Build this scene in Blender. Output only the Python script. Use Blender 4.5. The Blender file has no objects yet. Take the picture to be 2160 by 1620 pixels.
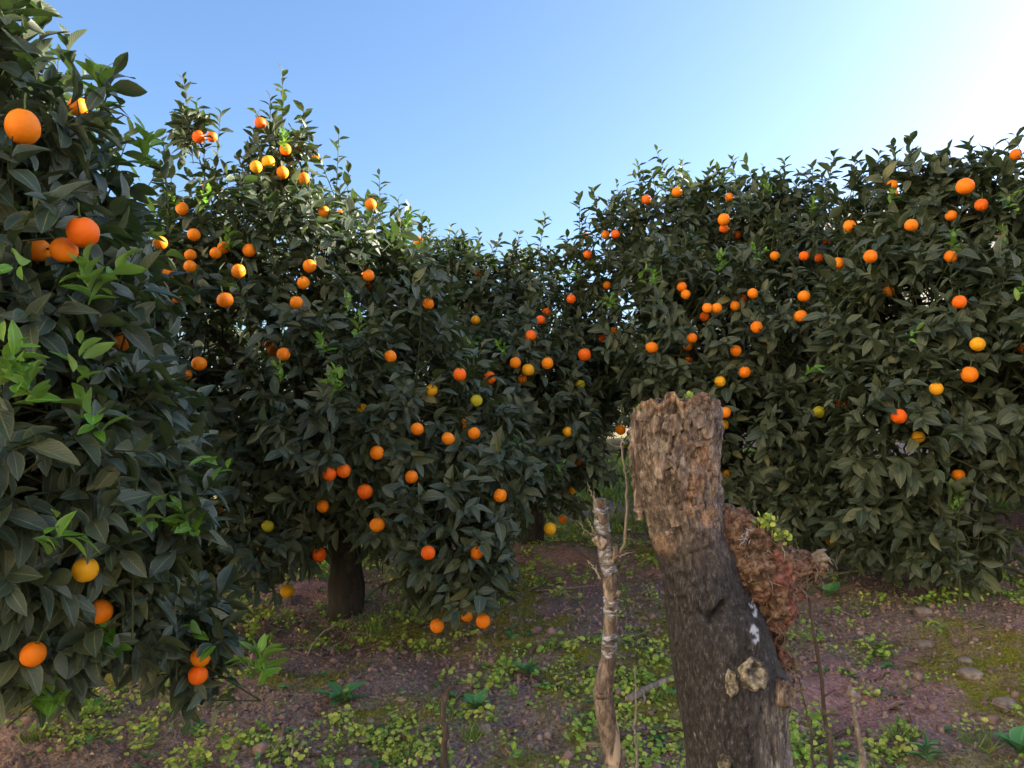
import bpy, math, random
import numpy as np
from mathutils import Vector, Matrix

R = math.radians
rng = np.random.default_rng(11)
random.seed(11)
C = bpy.context.scene.collection
scn = bpy.context.scene

# ------------------------------------------------------------------ camera, sky, sun, exposure
EYE = np.array([0.0, 0.0, 1.5])
PITCH = R(2.0)
F_PX, PW, PH = 1632.0, 2160.0, 1620.0          # focal length in photograph pixels
cam_d = bpy.data.cameras.new('camera')
cam = bpy.data.objects.new('camera', cam_d)
C.objects.link(cam)
cam.location = EYE
cam.rotation_euler = (R(90) + PITCH, 0, 0)
cam_d.sensor_width = 36.0
cam_d.lens = 36.0 * F_PX / PW
cam_d.clip_start = 0.05
cam_d.clip_end = 3000
scn.camera = cam

SUN_AZ, SUN_EL = R(72), R(21)                   # azimuth clockwise from the view direction (+Y)
world = bpy.data.worlds.new('World')
scn.world = world
world.use_nodes = True
wn, wl = world.node_tree.nodes, world.node_tree.links
sky = wn.new('ShaderNodeTexSky')
sky.sky_type = 'NISHITA'
sky.sun_disc = False
sky.sun_elevation = SUN_EL
sky.sun_rotation = SUN_AZ
sky.altitude = 200
sky.air_density = 1.0
sky.dust_density = 2.6
sky.ozone_density = 4.6
wl.new(sky.outputs[0], wn['Background'].inputs[0])
wn['Background'].inputs[1].default_value = 0.066

sun_d = bpy.data.lights.new('sun', 'SUN')
sun_d.energy = 5.0
sun_d.angle = R(0.5)
sun_d.color = (1.0, 0.90, 0.74)
sun = bpy.data.objects.new('sun', sun_d)
C.objects.link(sun)
SUN_DIR = Vector((math.sin(SUN_AZ) * math.cos(SUN_EL), math.cos(SUN_AZ) * math.cos(SUN_EL), math.sin(SUN_EL)))
sun.rotation_euler = SUN_DIR.to_track_quat('Z', 'Y').to_euler()
sun.location = (20, 8, 15)

vs = scn.view_settings
vs.view_transform = 'Standard'
vs.look = 'None'
vs.exposure = 2.4
vs.gamma = 1.0
vs.use_curve_mapping = False
cy = scn.cycles
cy.use_denoising = True
cy.max_bounces = 6
cy.diffuse_bounces = 3
cy.glossy_bounces = 3
cy.transmission_bounces = 4
cy.transparent_max_bounces = 4
cy.caustics_reflective = False
cy.caustics_refractive = False

# ------------------------------------------------------------------ small maths helpers
def at(px, py, depth):
    """world point on the ray through a photograph pixel at a given distance along +Y"""
    dx, dz = (px - PW / 2) / F_PX, (PH / 2 - py) / F_PX
    c, s = math.cos(PITCH), math.sin(PITCH)
    d = np.array([dx, c - s * dz, s + c * dz])
    return EYE + d * (depth / d[1])

def ray(px, py):
    d = at(px, py, 1.0) - EYE
    return d / np.linalg.norm(d)

def project(p):
    q = p - EYE
    c, s = math.cos(PITCH), math.sin(PITCH)
    zf = q[:, 1] * c + q[:, 2] * s
    yu = -q[:, 1] * s + q[:, 2] * c
    zf = np.where(zf < .05, .05, zf)
    return PW / 2 + F_PX * q[:, 0] / zf, PH / 2 - F_PX * yu / zf, zf

def _hash(ix, iy, iz, seed):
    h = (ix * 374761393 + iy * 668265263 + iz * 2147483647 + seed * 1274126177) & 0xffffffff
    h = ((h ^ (h >> 13)) * 1274126177) & 0xffffffff
    return ((h ^ (h >> 16)) & 0xffff) / 65535.0

def vnoise(p, seed=0):
    p = np.asarray(p, float)
    i = np.floor(p).astype(np.int64)
    f = p - i
    f = f * f * (3 - 2 * f)
    out = 0
    for dx in (0, 1):
        for dy in (0, 1):
            for dz in (0, 1):
                w = (f[:, 0] if dx else 1 - f[:, 0]) * (f[:, 1] if dy else 1 - f[:, 1]) * (f[:, 2] if dz else 1 - f[:, 2])
                out = out + w * _hash(i[:, 0] + dx, i[:, 1] + dy, i[:, 2] + dz, seed)
    return out * 2 - 1

def fbm(p, octaves=4, seed=0, gain=.5):
    p = np.asarray(p, float)
    a, s, o = 1.0, 0.0, 0.0
    for k in range(octaves):
        o = o + a * vnoise(p * (2.03 ** k), seed + k * 17)
        s += a
        a *= gain
    return o / s

def norm(v):
    return v / np.maximum(np.linalg.norm(v, axis=-1, keepdims=True), 1e-9)

def ground_z(x, y):
    x, y = np.asarray(x, float), np.asarray(y, float)
    sh = x.shape
    x, y = x.ravel(), y.ravel()
    z = 1.3 * np.tanh(.06 * y / 1.3) + 1.0 * np.tanh(.06 * x / 1.0)
    p = np.stack([x, y, 0 * x], 1)
    near = np.clip(1.6 - np.hypot(x, y - 4) / 9, 0, 1)
    z = z + .075 * fbm(p / .9, 3, 3) + near * (.036 * fbm(p / .17, 3, 7) + .015 * np.abs(fbm(p / .055, 2, 9)))
    return z.reshape(sh)

def gz(x, y):
    return float(ground_z(np.array([x]), np.array([y]))[0])

def on_ground(px, py):
    """where the ray through a photograph pixel meets the ground"""
    d = ray(px, py)
    t = 1.0
    for _ in range(400):
        p = EYE + d * t
        if p[2] <= gz(p[0], p[1]):
            break
        t += .02
    return p

# ------------------------------------------------------------------ object helpers
def tag(o, label=None, cat=None, group=None, kind=None):
    if label: o['label'] = label
    if cat: o['category'] = cat
    if group: o['group'] = group
    if kind: o['kind'] = kind
    return o

def empty(name, loc=(0, 0, 0)):
    o = bpy.data.objects.new(name, None)
    o.empty_display_size = .1
    o.location = loc
    C.objects.link(o)
    return o

def mesh_data(name, verts, faces, mat=None, smooth=True, uv=None, attrs=None):
    me = bpy.data.meshes.new(name)
    verts = np.asarray(verts, np.float32)
    if isinstance(faces, np.ndarray):
        nf, k = faces.shape
        me.vertices.add(len(verts)); me.vertices.foreach_set('co', verts.ravel())
        me.loops.add(nf * k); me.loops.foreach_set('vertex_index', faces.ravel().astype(np.int32))
        me.polygons.add(nf)
        me.polygons.foreach_set('loop_start', np.arange(0, nf * k, k, dtype=np.int32))
        me.update(calc_edges=True)
    else:
        me.from_pydata(verts.tolist(), [], faces)
        me.update()
    if smooth:
        me.polygons.foreach_set('use_smooth', np.ones(len(me.polygons), bool))
    if uv is not None:
        lay = me.uv_layers.new(name='UVMap')
        idx = np.empty(len(me.loops), np.int32)
        me.loops.foreach_get('vertex_index', idx)
        lay.data.foreach_set('uv', np.asarray(uv, np.float32)[idx].ravel())
    for nme, val in (attrs or {}).items():
        a = me.attributes.new(nme, 'FLOAT', 'POINT')
        a.data.foreach_set('value', np.asarray(val, np.float32))
    if mat: me.materials.append(mat)
    return me

def link(name, me, parent=None):
    """one mesh object; vertices are in world coordinates, the origin is moved to the parent's"""
    o = bpy.data.objects.new(name, me)
    C.objects.link(o)
    if parent is not None:
        o.parent = parent
        o.matrix_parent_inverse = Matrix.Translation(-parent.location)
    return o

def put(name, verts, faces, mat, parent=None, **kw):
    return link(name, mesh_data(name, verts, faces, mat, **kw), parent)

def single(name, verts, faces, mat, base, **kw):
    """a thing that is one mesh, with its origin at base"""
    base = np.asarray(base, float)
    o = link(name, mesh_data(name, np.asarray(verts) - base, faces, mat, **kw))
    o.location = base
    return o

def tube(pts, rad, sides=8, cap=True, jit=0.0):
    pts = np.asarray(pts, float)
    n = len(pts)
    rad = np.broadcast_to(np.asarray(rad, float), (n,))
    tan = norm(np.gradient(pts, axis=0))
    up = np.array([0, 0, 1.]) if abs(tan[0][2]) < .9 else np.array([1., 0, 0])
    V, Fc = [], []
    a = norm(np.cross(tan[0], up))
    for i in range(n):
        a = norm(a - tan[i] * np.dot(a, tan[i]))
        b = np.cross(tan[i], a)
        for k in range(sides):
            t = 2 * math.pi * k / sides
            r = rad[i] * (1 + jit * (random.random() - .5))
            V.append(pts[i] + r * (a * math.cos(t) + b * math.sin(t)))
    for i in range(n - 1):
        for k in range(sides):
            k2 = (k + 1) % sides
            Fc.append((i * sides + k, i * sides + k2, (i + 1) * sides + k2, (i + 1) * sides + k))
    if cap:
        V.append(pts[0]); V.append(pts[-1])
        c0, c1 = len(V) - 2, len(V) - 1
        for k in range(sides):
            k2 = (k + 1) % sides
            Fc.append((c0, k2, k))
            Fc.append((c1, (n - 1) * sides + k, (n - 1) * sides + k2))
    return V, Fc

class Bag:
    """several shapes that make up one mesh"""
    def __init__(self): self.v, self.f = [], []
    def add(self, vf):
        o = len(self.v)
        self.v += list(vf[0])
        self.f += [tuple(i + o for i in q) for q in vf[1]]
        return self

def spline(ctrl, n, wob=0.0):
    ctrl = np.asarray(ctrl, float)
    m = len(ctrl)
    t = np.linspace(0, m - 1, n)
    P = np.vstack([2 * ctrl[0] - ctrl[1], ctrl, 2 * ctrl[-1] - ctrl[-2]])
    out = []
    for u in t:
        i = min(int(u), m - 2)
        f = u - i
        p0, p1, p2, p3 = P[i], P[i + 1], P[i + 2], P[i + 3]
        out.append(.5 * ((2 * p1) + (-p0 + p2) * f + (2 * p0 - 5 * p1 + 4 * p2 - p3) * f * f + (-p0 + 3 * p1 - 3 * p2 + p3) * f ** 3))
    out = np.array(out)
    if wob:
        out[1:-1] += rng.normal(0, wob, out[1:-1].shape)
    return out

def interp(ts, keys, vals):
    return np.interp(ts, keys, vals)

# ------------------------------------------------------------------ materials
class N:
    def __init__(self, name):
        self.m = bpy.data.materials.new(name)
        self.m.use_nodes = True
        self.t = self.m.node_tree
        self.bsdf = self.t.nodes['Principled BSDF']
        self.out = self.t.nodes['Material Output']
    def n(self, typ, **kw):
        nd = self.t.nodes.new('ShaderNode' + typ)
        for k, v in kw.items():
            if k in nd.inputs: nd.inputs[k].default_value = v
            else: setattr(nd, k, v)
        return nd
    def l(self, a, b): self.t.links.new(a, b)
    def coord(self, scale=(1, 1, 1)):
        tc = self.n('TexCoord')
        mp = self.n('Mapping')
        mp.inputs['Scale'].default_value = scale
        self.l(tc.outputs['Object'], mp.inputs[0])
        return mp.outputs[0]
    def noise(self, vec, scale, detail=4, rough=.55):
        nd = self.n('TexNoise')
        nd.inputs['Scale'].default_value = scale
        nd.inputs['Detail'].default_value = detail
        nd.inputs['Roughness'].default_value = rough
        if vec is not None: self.l(vec, nd.inputs['Vector'])
        return nd.outputs['Fac']
    def ramp(self, fac, stops, interp='LINEAR'):
        r = self.n('ValToRGB')
        r.color_ramp.interpolation = interp
        el = r.color_ramp.elements
        while len(el) < len(stops): el.new(.5)
        for e, (p, c) in zip(el, stops):
            e.position = p
            e.color = (*c, 1) if len(c) == 3 else c
        self.l(fac, r.inputs[0])
        return r.outputs[0]
    def mix(self, fac, a, b, blend='MIX'):
        m = self.n('Mix', data_type='RGBA', blend_type=blend)
        for s, v in ((m.inputs[0], fac), (m.inputs[6], a), (m.inputs[7], b)):
            if isinstance(v, (int, float)): s.default_value = v
            elif isinstance(v, tuple): s.default_value = (*v, 1)
            else: self.l(v, s)
        return m.outputs[2]
    def math(self, op, a, b=0.0, clamp=False):
        m = self.n('Math', operation=op, use_clamp=clamp)
        for s, v in ((m.inputs[0], a), (m.inputs[1], b)):
            if isinstance(v, (int, float)): s.default_value = v
            else: self.l(v, s)
        return m.outputs[0]
    def bump(self, height, strength=.5, dist=.01, prev=None):
        b = self.n('Bump')
        b.inputs['Strength'].default_value = strength
        b.inputs['Distance'].default_value = dist
        self.l(height, b.inputs['Height'])
        if prev is not None: self.l(prev, b.inputs['Normal'])
        return b.outputs[0]
    def fin(self, color, rough=.7, normal=None, spec=.5):
        for s, v in (('Base Color', color), ('Roughness', rough)):
            i = self.bsdf.inputs[s]
            if isinstance(v, tuple): i.default_value = (*v, 1)
            elif isinstance(v, (int, float)): i.default_value = v
            else: self.l(v, i)
        self.bsdf.inputs['Specular IOR Level'].default_value = spec
        if normal is not None: self.l(normal, self.bsdf.inputs['Normal'])
        return self.m

def leaf_material(name, stops, under, trans, source, rough=.36, spec=.5, tmix=.22):
    g = N(name)
    if source == 'object':
        t = g.n('ObjectInfo').outputs['Random']
    else:
        t = g.n('Attribute', attribute_name='tint').outputs['Fac']
    col = g.ramp(t, stops)
    uvn = g.n('UVMap', uv_map='UVMap')
    sep = g.n('SeparateXYZ')
    g.l(uvn.outputs[0], sep.inputs[0])
    u = g.math('ABSOLUTE', g.math('SUBTRACT', sep.outputs[0], .5))
    rib = g.ramp(u, [(0.0, (1, 1, 1)), (.045, (0, 0, 0))])
    edge = g.ramp(u, [(.40, (0, 0, 0)), (.5, (1, 1, 1))])
    w = g.n('TexWave', wave_type='BANDS', bands_direction='Y')
    comb = g.n('CombineXYZ')
    g.l(u, comb.inputs[0])
    g.l(g.math('SUBTRACT', sep.outputs[1], g.math('MULTIPLY', u, .7)), comb.inputs[1])
    g.l(comb.outputs[0], w.inputs['Vector'])
    w.inputs['Scale'].default_value = 3.2
    w.inputs['Distortion'].default_value = .6
    pale = tuple(min(1, c * 2.3 + .03) for c in stops[-1][1])
    col = g.mix(g.math('MULTIPLY', rib, .55), col, pale)
    col = g.mix(g.math('MULTIPLY', edge, .22), col, pale)
    dust = g.noise(g.coord(), 14, 3)
    col = g.mix(g.math('MULTIPLY', g.math('GREATER_THAN', dust, .56), .16), col, (.16, .15, .12))
    geo = g.n('NewGeometry')
    col = g.mix(geo.outputs['Backfacing'], col, under)
    nrm = g.bump(w.outputs[1], .22, .004)
    g.fin(col, g.math('ADD', rough, g.math('MULTIPLY', dust, .2)), nrm, spec)
    tr = g.n('BsdfTranslucent')
    tr.inputs[0].default_value = (*trans, 1)
    mx = g.n('MixShader')
    mx.inputs[0].default_value = tmix
    g.l(g.bsdf.outputs[0], mx.inputs[1])
    g.l(tr.outputs[0], mx.inputs[2])
    g.l(mx.outputs[0], g.out.inputs[0])
    return g.m

OLD = [(0.0, (.034, .058, .040)), (.4, (.054, .082, .056)), (.75, (.080, .106, .065)), (.92, (.115, .132, .068)), (1.0, (.16, .155, .065))]
YOUNG = [(0.0, (.07, .22, .025)), (.6, (.13, .30, .03)), (1.0, (.26, .40, .06))]
M = {}
M['leaf_mass'] = leaf_material('old_leaf', OLD, (.075, .095, .06), (.07, .13, .02), 'attr')
M['leaf_obj'] = leaf_material('old_leaf_single', OLD, (.075, .095, .06), (.07, .13, .02), 'object')
M['young'] = leaf_material('young_leaf', YOUNG, (.17, .30, .07), (.22, .42, .04), 'attr', .32, .5, .3)
M['weed'] = leaf_material('weed_leaf', [(0, (.11, .28, .04)), (.5, (.28, .42, .06)), (1, (.52, .56, .12))], (.2, .3, .1), (.2, .3, .04), 'attr', .5, .3, .25)
M['herb'] = leaf_material('herb_leaf', [(0, (.05, .19, .07)), (1, (.10, .28, .09))], (.1, .2, .09), (.1, .25, .05), 'attr', .5, .35, .2)
M['grass'] = leaf_material('grass_blade', [(0, (.10, .21, .035)), (1, (.24, .33, .06))], (.12, .2, .05), (.15, .25, .03), 'attr', .5, .3, .25)
M['moss'] = leaf_material('moss_blade', [(0, (.14, .15, .015)), (.6, (.26, .25, .02)), (1, (.38, .35, .03))], (.13, .13, .02), (.15, .15, .02), 'attr', .8, .1, .15)
M['litter'] = leaf_material('litter', [(0, (.08, .052, .042)), (.5, (.21, .14, .105)), (.85, (.36, .28, .22)), (1, (.52, .46, .40))], (.2, .15, .11), (.1, .06, .03), 'attr', .75, .2, .05)

def orange_material(name, a, b, green=0.0):
    g = N(name)
    oi = g.n('ObjectInfo')
    co = g.coord()
    col = g.mix(oi.outputs['Random'], a, b)
    big = g.noise(co, 18, 2)
    if green:
        col = g.mix(g.ramp(big, [(.42, (0, 0, 0)), (.66, (green, green, green))]), col, (.22, .30, .02))
    spk = g.noise(co, 160, 2)
    col = g.mix(g.math('MULTIPLY', g.math('GREATER_THAN', spk, .70), .3), col, (.35, .13, .02))
    v = g.n('TexVoronoi')
    v.inputs['Scale'].default_value = 420
    g.l(co, v.inputs['Vector'])
    nrm = g.bump(v.outputs['Distance'], .25, .0012)
    nrm = g.bump(big, .25, .006, nrm)
    g.fin(col, .48, nrm, .28)
    g.bsdf.inputs['Subsurface Weight'].default_value = .12
    g.bsdf.inputs['Subsurface Radius'].default_value = (.012, .004, .001)
    return g.m
M['deep'] = orange_material('orange_peel_deep', (.93, .13, .004), (.95, .17, .005))
M['orange'] = orange_material('orange_peel', (.94, .215, .005), (.95, .265, .006))
M['yellow'] = orange_material('orange_peel_yellow', (.88, .36, .008), (.90, .43, .010), .25)
M['green'] = orange_material('orange_peel_greenish', (.48, .42, .022), (.62, .50, .02), .8)

def bark_material(name, dark, mid, lite, scale=30, stretch=.25):
    g = N(name)
    co = g.coord((1, 1, stretch))
    n1 = g.noise(co, scale, 6, .65)
    n2 = g.noise(g.coord(), scale * .25, 3)
    col = g.ramp(n1, [(.25, dark), (.55, mid), (.8, lite)])
    col = g.mix(g.math('MULTIPLY', g.math('GREATER_THAN', n2, .6), .35), col, lite)
    return g.fin(col, .85, g.bump(n1, .8, .006), .25)
M['bark'] = bark_material('citrus_bark', (.014, .012, .011), (.034, .029, .027), (.075, .068, .062))
M['twig'] = bark_material('green_twig', (.03, .035, .015), (.06, .07, .03), (.10, .10, .05), 60)
M['dry'] = bark_material('dry_stick', (.10, .08, .065), (.24, .20, .17), (.45, .41, .36), 60)
M['brown_stick'] = bark_material('brown_stick', (.035, .025, .02), (.09, .065, .055), (.2, .16, .14), 50)
M['stone'] = bark_material('stone', (.13, .10, .09), (.25, .20, .18), (.42, .37, .35), 22, 1)
M['clod'] = bark_material('soil_clod', (.12, .072, .066), (.26, .17, .155), (.44, .34, .31), 26, 1)
M['stalk'] = N('fruit_stalk').fin((.06, .10, .025), .6)

# ------------------------------------------------------------------ the ground and the hills
def moss_mask(x, y):
    p = np.stack([x, y, 0 * x], 1)
    m = fbm(p / .55, 4, 41) + .25 * fbm(p / .12, 2, 43)
    return np.clip((m + .09) * 3.2, 0, 1) * np.clip((y - 2.2) / 1.0, .55, 1)

def red_mask(x, y):
    p = np.stack([x, y, 0 * x], 1)
    m = fbm(p / .8, 3, 61)
    m = m + .9 * np.exp(-(((x - 2.3) / .8) ** 2 + ((y - 3.7) / .22) ** 2)) + .5 * np.exp(-(((x + .45) / .3) ** 2 + ((y - 3.25) / .15) ** 2))
    return np.clip((m - .12) * 3.0, 0, 1)

def axis(lo, hi, step, a, b):
    core = np.arange(lo, hi + 1e-6, step)
    left, right, s, v = [], [], step, lo
    while v > a:
        s *= 1.25; v -= s; left.append(v)
    s, v = step, hi
    while v < b:
        s *= 1.25; v += s; right.append(v)
    return np.array(left[::-1] + list(core) + right)

gx, gy = axis(-4.2, 4.6, .028, -900, 900), axis(1.2, 8.0, .028, -300, 2200)
GX, GY = np.meshgrid(gx, gy)
GZ = ground_z(GX, GY)
nx, ny = len(gx), len(gy)
ii = (np.arange(ny - 1)[:, None] * nx + np.arange(nx - 1)[None, :]).ravel()
gfaces = np.stack([ii, ii + 1, ii + nx + 1, ii + nx], 1)
gv = np.stack([GX.ravel(), GY.ravel(), GZ.ravel()], 1)
g = N('orchard_soil')
co = g.coord()
fine = g.noise(co, 55, 6, .7)
mid = g.noise(co, 9, 4, .6)
grit = g.n('TexVoronoi'); grit.inputs['Scale'].default_value = 70; g.l(co, grit.inputs['Vector'])
soil = g.ramp(fine, [(.28, (.075, .050, .046)), (.45, (.19, .132, .118)), (.6, (.33, .25, .225)), (.75, (.52, .44, .40))])
soil = g.mix(g.math('MULTIPLY', g.math('LESS_THAN', grit.outputs['Distance'], .22), .3), soil, (.26, .20, .175))
redc = g.ramp(fine, [(.28, (.17, .078, .080)), (.5, (.36, .185, .185)), (.7, (.52, .34, .33))])
soil = g.mix(g.math('MULTIPLY', g.n('Attribute', attribute_name='red').outputs['Fac'], .85), soil, redc)
mossc = g.ramp(fine, [(.3, (.09, .095, .012)), (.5, (.20, .20, .022)), (.7, (.32, .30, .035))])
mfac = g.math('MULTIPLY', g.n('Attribute', attribute_name='moss').outputs['Fac'], g.ramp(mid, [(.3, (.25, .25, .25)), (.6, (1, 1, 1))]))
soil = g.mix(mfac, soil, mossc)
nrm = g.bump(fine, .9, .02)
nrm = g.bump(grit.outputs['Distance'], .5, .008, nrm)
M['soil'] = g.fin(soil, .92, nrm, .2)
ground = put('ground', gv, gfaces, M['soil'], attrs={'moss': moss_mask(gv[:, 0], gv[:, 1]), 'red': red_mask(gv[:, 0], gv[:, 1])})
tag(ground, 'sloping reddish soil with moss patches', None, None, 'structure')

g = N('dry_hillside')
co = g.coord()
hn = g.noise(co, .22, 8, .7)
hc = g.ramp(hn, [(.3, (.24, .22, .14)), (.45, (.42, .37, .26)), (.6, (.54, .49, .37)), (.75, (.60, .56, .46))])
M['hill'] = g.fin(hc, .9, g.bump(hn, .8, .8), .1)

def ridge(name, p0, p1, h0, h1, width, label, wob=.12, seed=5, n=90, m=26):
    p0, p1 = np.array(p0, float), np.array(p1, float)
    d = p1 - p0
    perp = np.array([-d[1], d[0]]) / np.linalg.norm(d)
    V = []
    for i in range(n):
        t = i / (n - 1)
        ends = min(1, t / .12, (1 - t) / .12)
        ends = ends * ends * (3 - 2 * ends)
        h = h0 + (h1 - h0) * t
        for j in range(m):
            s = j / (m - 1) * 2 - 1
            q = p0 + d * t + perp * s * width
            prof = (1 - abs(s)) ** .85
            z = ends * h * prof
            V.append((q[0], q[1], z))
    V = np.array(V)
    k = fbm(np.c_[V[:, :2] / (width * .5), 0 * V[:, 0]], 4, seed)
    V[:, 2] = V[:, 2] * (1 + wob * k) - .8
    ii = (np.arange(n - 1)[:, None] * m + np.arange(m - 1)[None, :]).ravel()
    return tag(put(name, V, np.stack([ii, ii + 1, ii + m + 1, ii + m], 1), M['hill']), label, None, None, 'structure')

# unseen slope added to keep the orchard in evening shade: its crest lies across the sun's direction
U = np.array([math.sin(SUN_AZ), math.cos(SUN_AZ)])
W = np.array([math.cos(SUN_AZ), -math.sin(SUN_AZ)])
D_R, H_REF = 30.0, 2.55
crest = lambda v: H_REF + (D_R - .6) * math.tan(SUN_EL) + .34 * (v + 5.0) + .8
v0, v1 = -17.0, 10.0
ridge('hill', U * D_R + W * v0, U * D_R + W * v1, crest(v0), crest(v1), 13.0, 'unseen dry slope added to shade the orchard', .02, 5)
# unseen sunlit slopes added to bounce warm light onto the trees
vb = lambda az, d: (d * math.sin(R(az)), d * math.cos(R(az)))
ridge('hill', vb(-58, 92), vb(-150, 88), 62, 62, 44, 'unseen dry slope added to bounce sunlight onto the orchard', .08, 15)
ridge('hill', vb(-128, 92), vb(-208, 96), 60, 52, 44, 'second unseen dry slope added to bounce sunlight from behind', .08, 19)
ridge('hill', at(1330, 800, 160)[:2], at(2350, 800, 190)[:2], 42, 60, 70, 'sunlit pale hillside beyond the orchard', .15, 8)

# ------------------------------------------------------------------ leaf templates
def leaf_template(rows, fold=.16, curl=.14, wav=.0, petiole=.06):
    V, UV, Fc = [(0, 0, 0)], [(.5, 0)], []
    for t in rows:
        y = petiole + (1 - petiole) * t
        hw = .5 * (math.sin(math.pi * t ** .82)) ** .85
        z = -curl * (t ** 1.7) + .03 * math.sin(t * 5)
        for s in (-1, 0, 1):
            V.append((s * hw, y, z + (fold * hw * 1.0 if s else 0) + (wav * math.sin(t * 9 + s) if s else 0)))
            UV.append((.5 + .5 * s, t))
    V.append((0, 1.0, -curl - .02)); UV.append((.5, 1))
    Fc += [(0, 2, 1), (0, 3, 2)]
    for i in range(len(rows) - 1):
        a, b = 1 + 3 * i, 4 + 3 * i
        for k in (0, 1):
            Fc += [(a + k, a + k + 1, b + k + 1), (a + k, b + k + 1, b + k)]
    a, tip = 1 + 3 * (len(rows) - 1), len(V) - 1
    Fc += [(a, a + 1, tip), (a + 1, a + 2, tip)]
    return np.array(V, float), np.array(UV, float), np.array(Fc, np.int64)

T_FINE = [leaf_template([.10, .28, .5, .72, .9], f, c, w) for f, c, w in ((.18, .12, .012), (.30, .20, .02), (.10, .28, .02), (.36, .06, .015))]
T_MID = [leaf_template([.18, .48, .8], f, c) for f, c in ((.18, .12), (.32, .2), (.12, .28))]
T_LOW = [leaf_template([.42], .2, .15)]

def round_template():
    V, UV, Fc = [(0, 0, 0)], [(.5, 0)], []
    for k in range(7):
        a = math.pi * (k / 6) * 1.7 - math.pi * .85
        V.append((.5 * math.sin(a), .5 + .5 * math.cos(a) * 1.0, .06 * abs(math.sin(a))))
        UV.append((.5 + .42 * math.sin(a), .5))
    for k in range(1, 7):
        Fc.append((0, k + 1, k))
    return np.array(V), np.array(UV), np.array(Fc, np.int64)
T_ROUND = [round_template()]
T_BLADE = [(np.array([(-.5, 0, 0), (.5, 0, 0), (-.38, .55, -.04), (.38, .55, -.04), (0, 1, -.22)], float),
            np.array([(.2, 0), (.8, 0), (.2, .5), (.8, .5), (.5, 1)], float),
            np.array([(0, 1, 3), (0, 3, 2), (2, 3, 4)], np.int64))]

class Leaves:
    """leaf frames: base point, direction, side, normal, length, width, tint"""
    K = ('p', 'l', 's', 'n', 'len', 'wid', 'tint')
    def __init__(self, **kw):
        for k in self.K: setattr(self, k, kw[k])
    def __len__(self): return len(self.len)
    def take(self, m): return Leaves(**{k: getattr(self, k)[m] for k in self.K})
    @staticmethod
    def join(ls): return Leaves(**{k: np.concatenate([getattr(a, k) for a in ls]) for k in Leaves.K})
    def centre(self): return self.p + self.l * (self.len * .5)[:, None]
    def mesh(self, name, templates, mat):
        vs_, fs_, us_, ts_ = [], [], [], []
        pick = rng.integers(0, len(templates), len(self))
        off = 0
        for ti, (tv, tu, tf) in enumerate(templates):
            a = self.take(pick == ti)
            if not len(a): continue
            P = (a.p[:, None, :] + tv[None, :, 0:1] * (a.s * a.wid[:, None])[:, None, :]
                 + tv[None, :, 1:2] * (a.l * a.len[:, None])[:, None, :] + tv[None, :, 2:3] * (a.n * a.len[:, None])[:, None, :])
            nv = len(tv)
            vs_.append(P.reshape(-1, 3))
            fs_.append((tf[None] + off + (np.arange(len(a)) * nv)[:, None, None]).reshape(-1, 3))
            us_.append(np.tile(tu, (len(a), 1)))
            ts_.append(np.repeat(a.tint, nv))
            off += nv * len(a)
        return mesh_data(name, np.concatenate(vs_), np.concatenate(fs_), mat, uv=np.concatenate(us_), attrs={'tint': np.concatenate(ts_)})

def frames(p, l, nhint, ln, wd, tint, roll=.4):
    l = norm(l)
    n = norm(nhint - l * np.sum(nhint * l, 1, keepdims=True) + 1e-6)
    s = np.cross(l, n)
    a = rng.normal(0, roll, len(l))[:, None]
    n2 = n * np.cos(a) + s * np.sin(a)
    s2 = np.cross(l, n2)
    return Leaves(p=p, l=l, s=s2, n=n2, len=ln, wid=wd, tint=tint)

def twig_leaves(tip, d, count, stem, size, droop, spread=(28, 78), tint_lo=0., tint_hi=1.):
    """count leaves on every twig (tip point, direction d), in a spiral, fanning outwards"""
    n = len(tip)
    ref = norm(np.cross(d, norm(rng.normal(0, 1, (n, 3)))))
    ref2 = np.cross(d, ref)
    out = []
    mx = int(count.max())
    for k in range(mx):
        m = count > k
        f = k / np.maximum(count[m] - 1, 1)
        ang = k * 2.39996 + rng.normal(0, .35, m.sum())
        al = np.radians(spread[0] + (spread[1] - spread[0]) * f + rng.normal(0, 10, m.sum()))
        rad = ref[m] * np.cos(ang)[:, None] + ref2[m] * np.sin(ang)[:, None]
        l = d[m] * np.cos(al)[:, None] + rad * np.sin(al)[:, None]
        l[:, 2] -= np.abs(rng.normal(droop, .22, m.sum()))
        p = tip[m] - d[m] * (stem[m] * f)[:, None]
        ln = size * rng.uniform(.62, 1.2, m.sum()) * (1 - .25 * (f < .12))
        nh = d[m] * .8 + np.array([0, 0, .55]) - rad * .1
        out.append(frames(p, l, nh, ln, ln * rng.uniform(.38, .50, m.sum()), np.clip(rng.beta(2, 2.6, m.sum()) * (tint_hi - tint_lo) + tint_lo, 0, 1)))
    return Leaves.join(out)

# ------------------------------------------------------------------ orange trees
class Lobe:
    def __init__(self, c, r, rz=None):
        self.c = np.asarray(c, float)
        self.r = np.array([r, r, rz or r])
    def depth(self, p):
        return np.linalg.norm((p - self.c) / self.r, axis=1)
    def hit(self, d):
        o = (EYE - self.c) / self.r
        q = d / self.r
        a, b, c = q @ q, 2 * o @ q, o @ o - 1
        disc = b * b - 4 * a * c
        if disc < 0: return None
        t = (-b - math.sqrt(disc)) / (2 * a)
        return t if t > 0 else None

class Tree: pass
TREES = []

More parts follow.
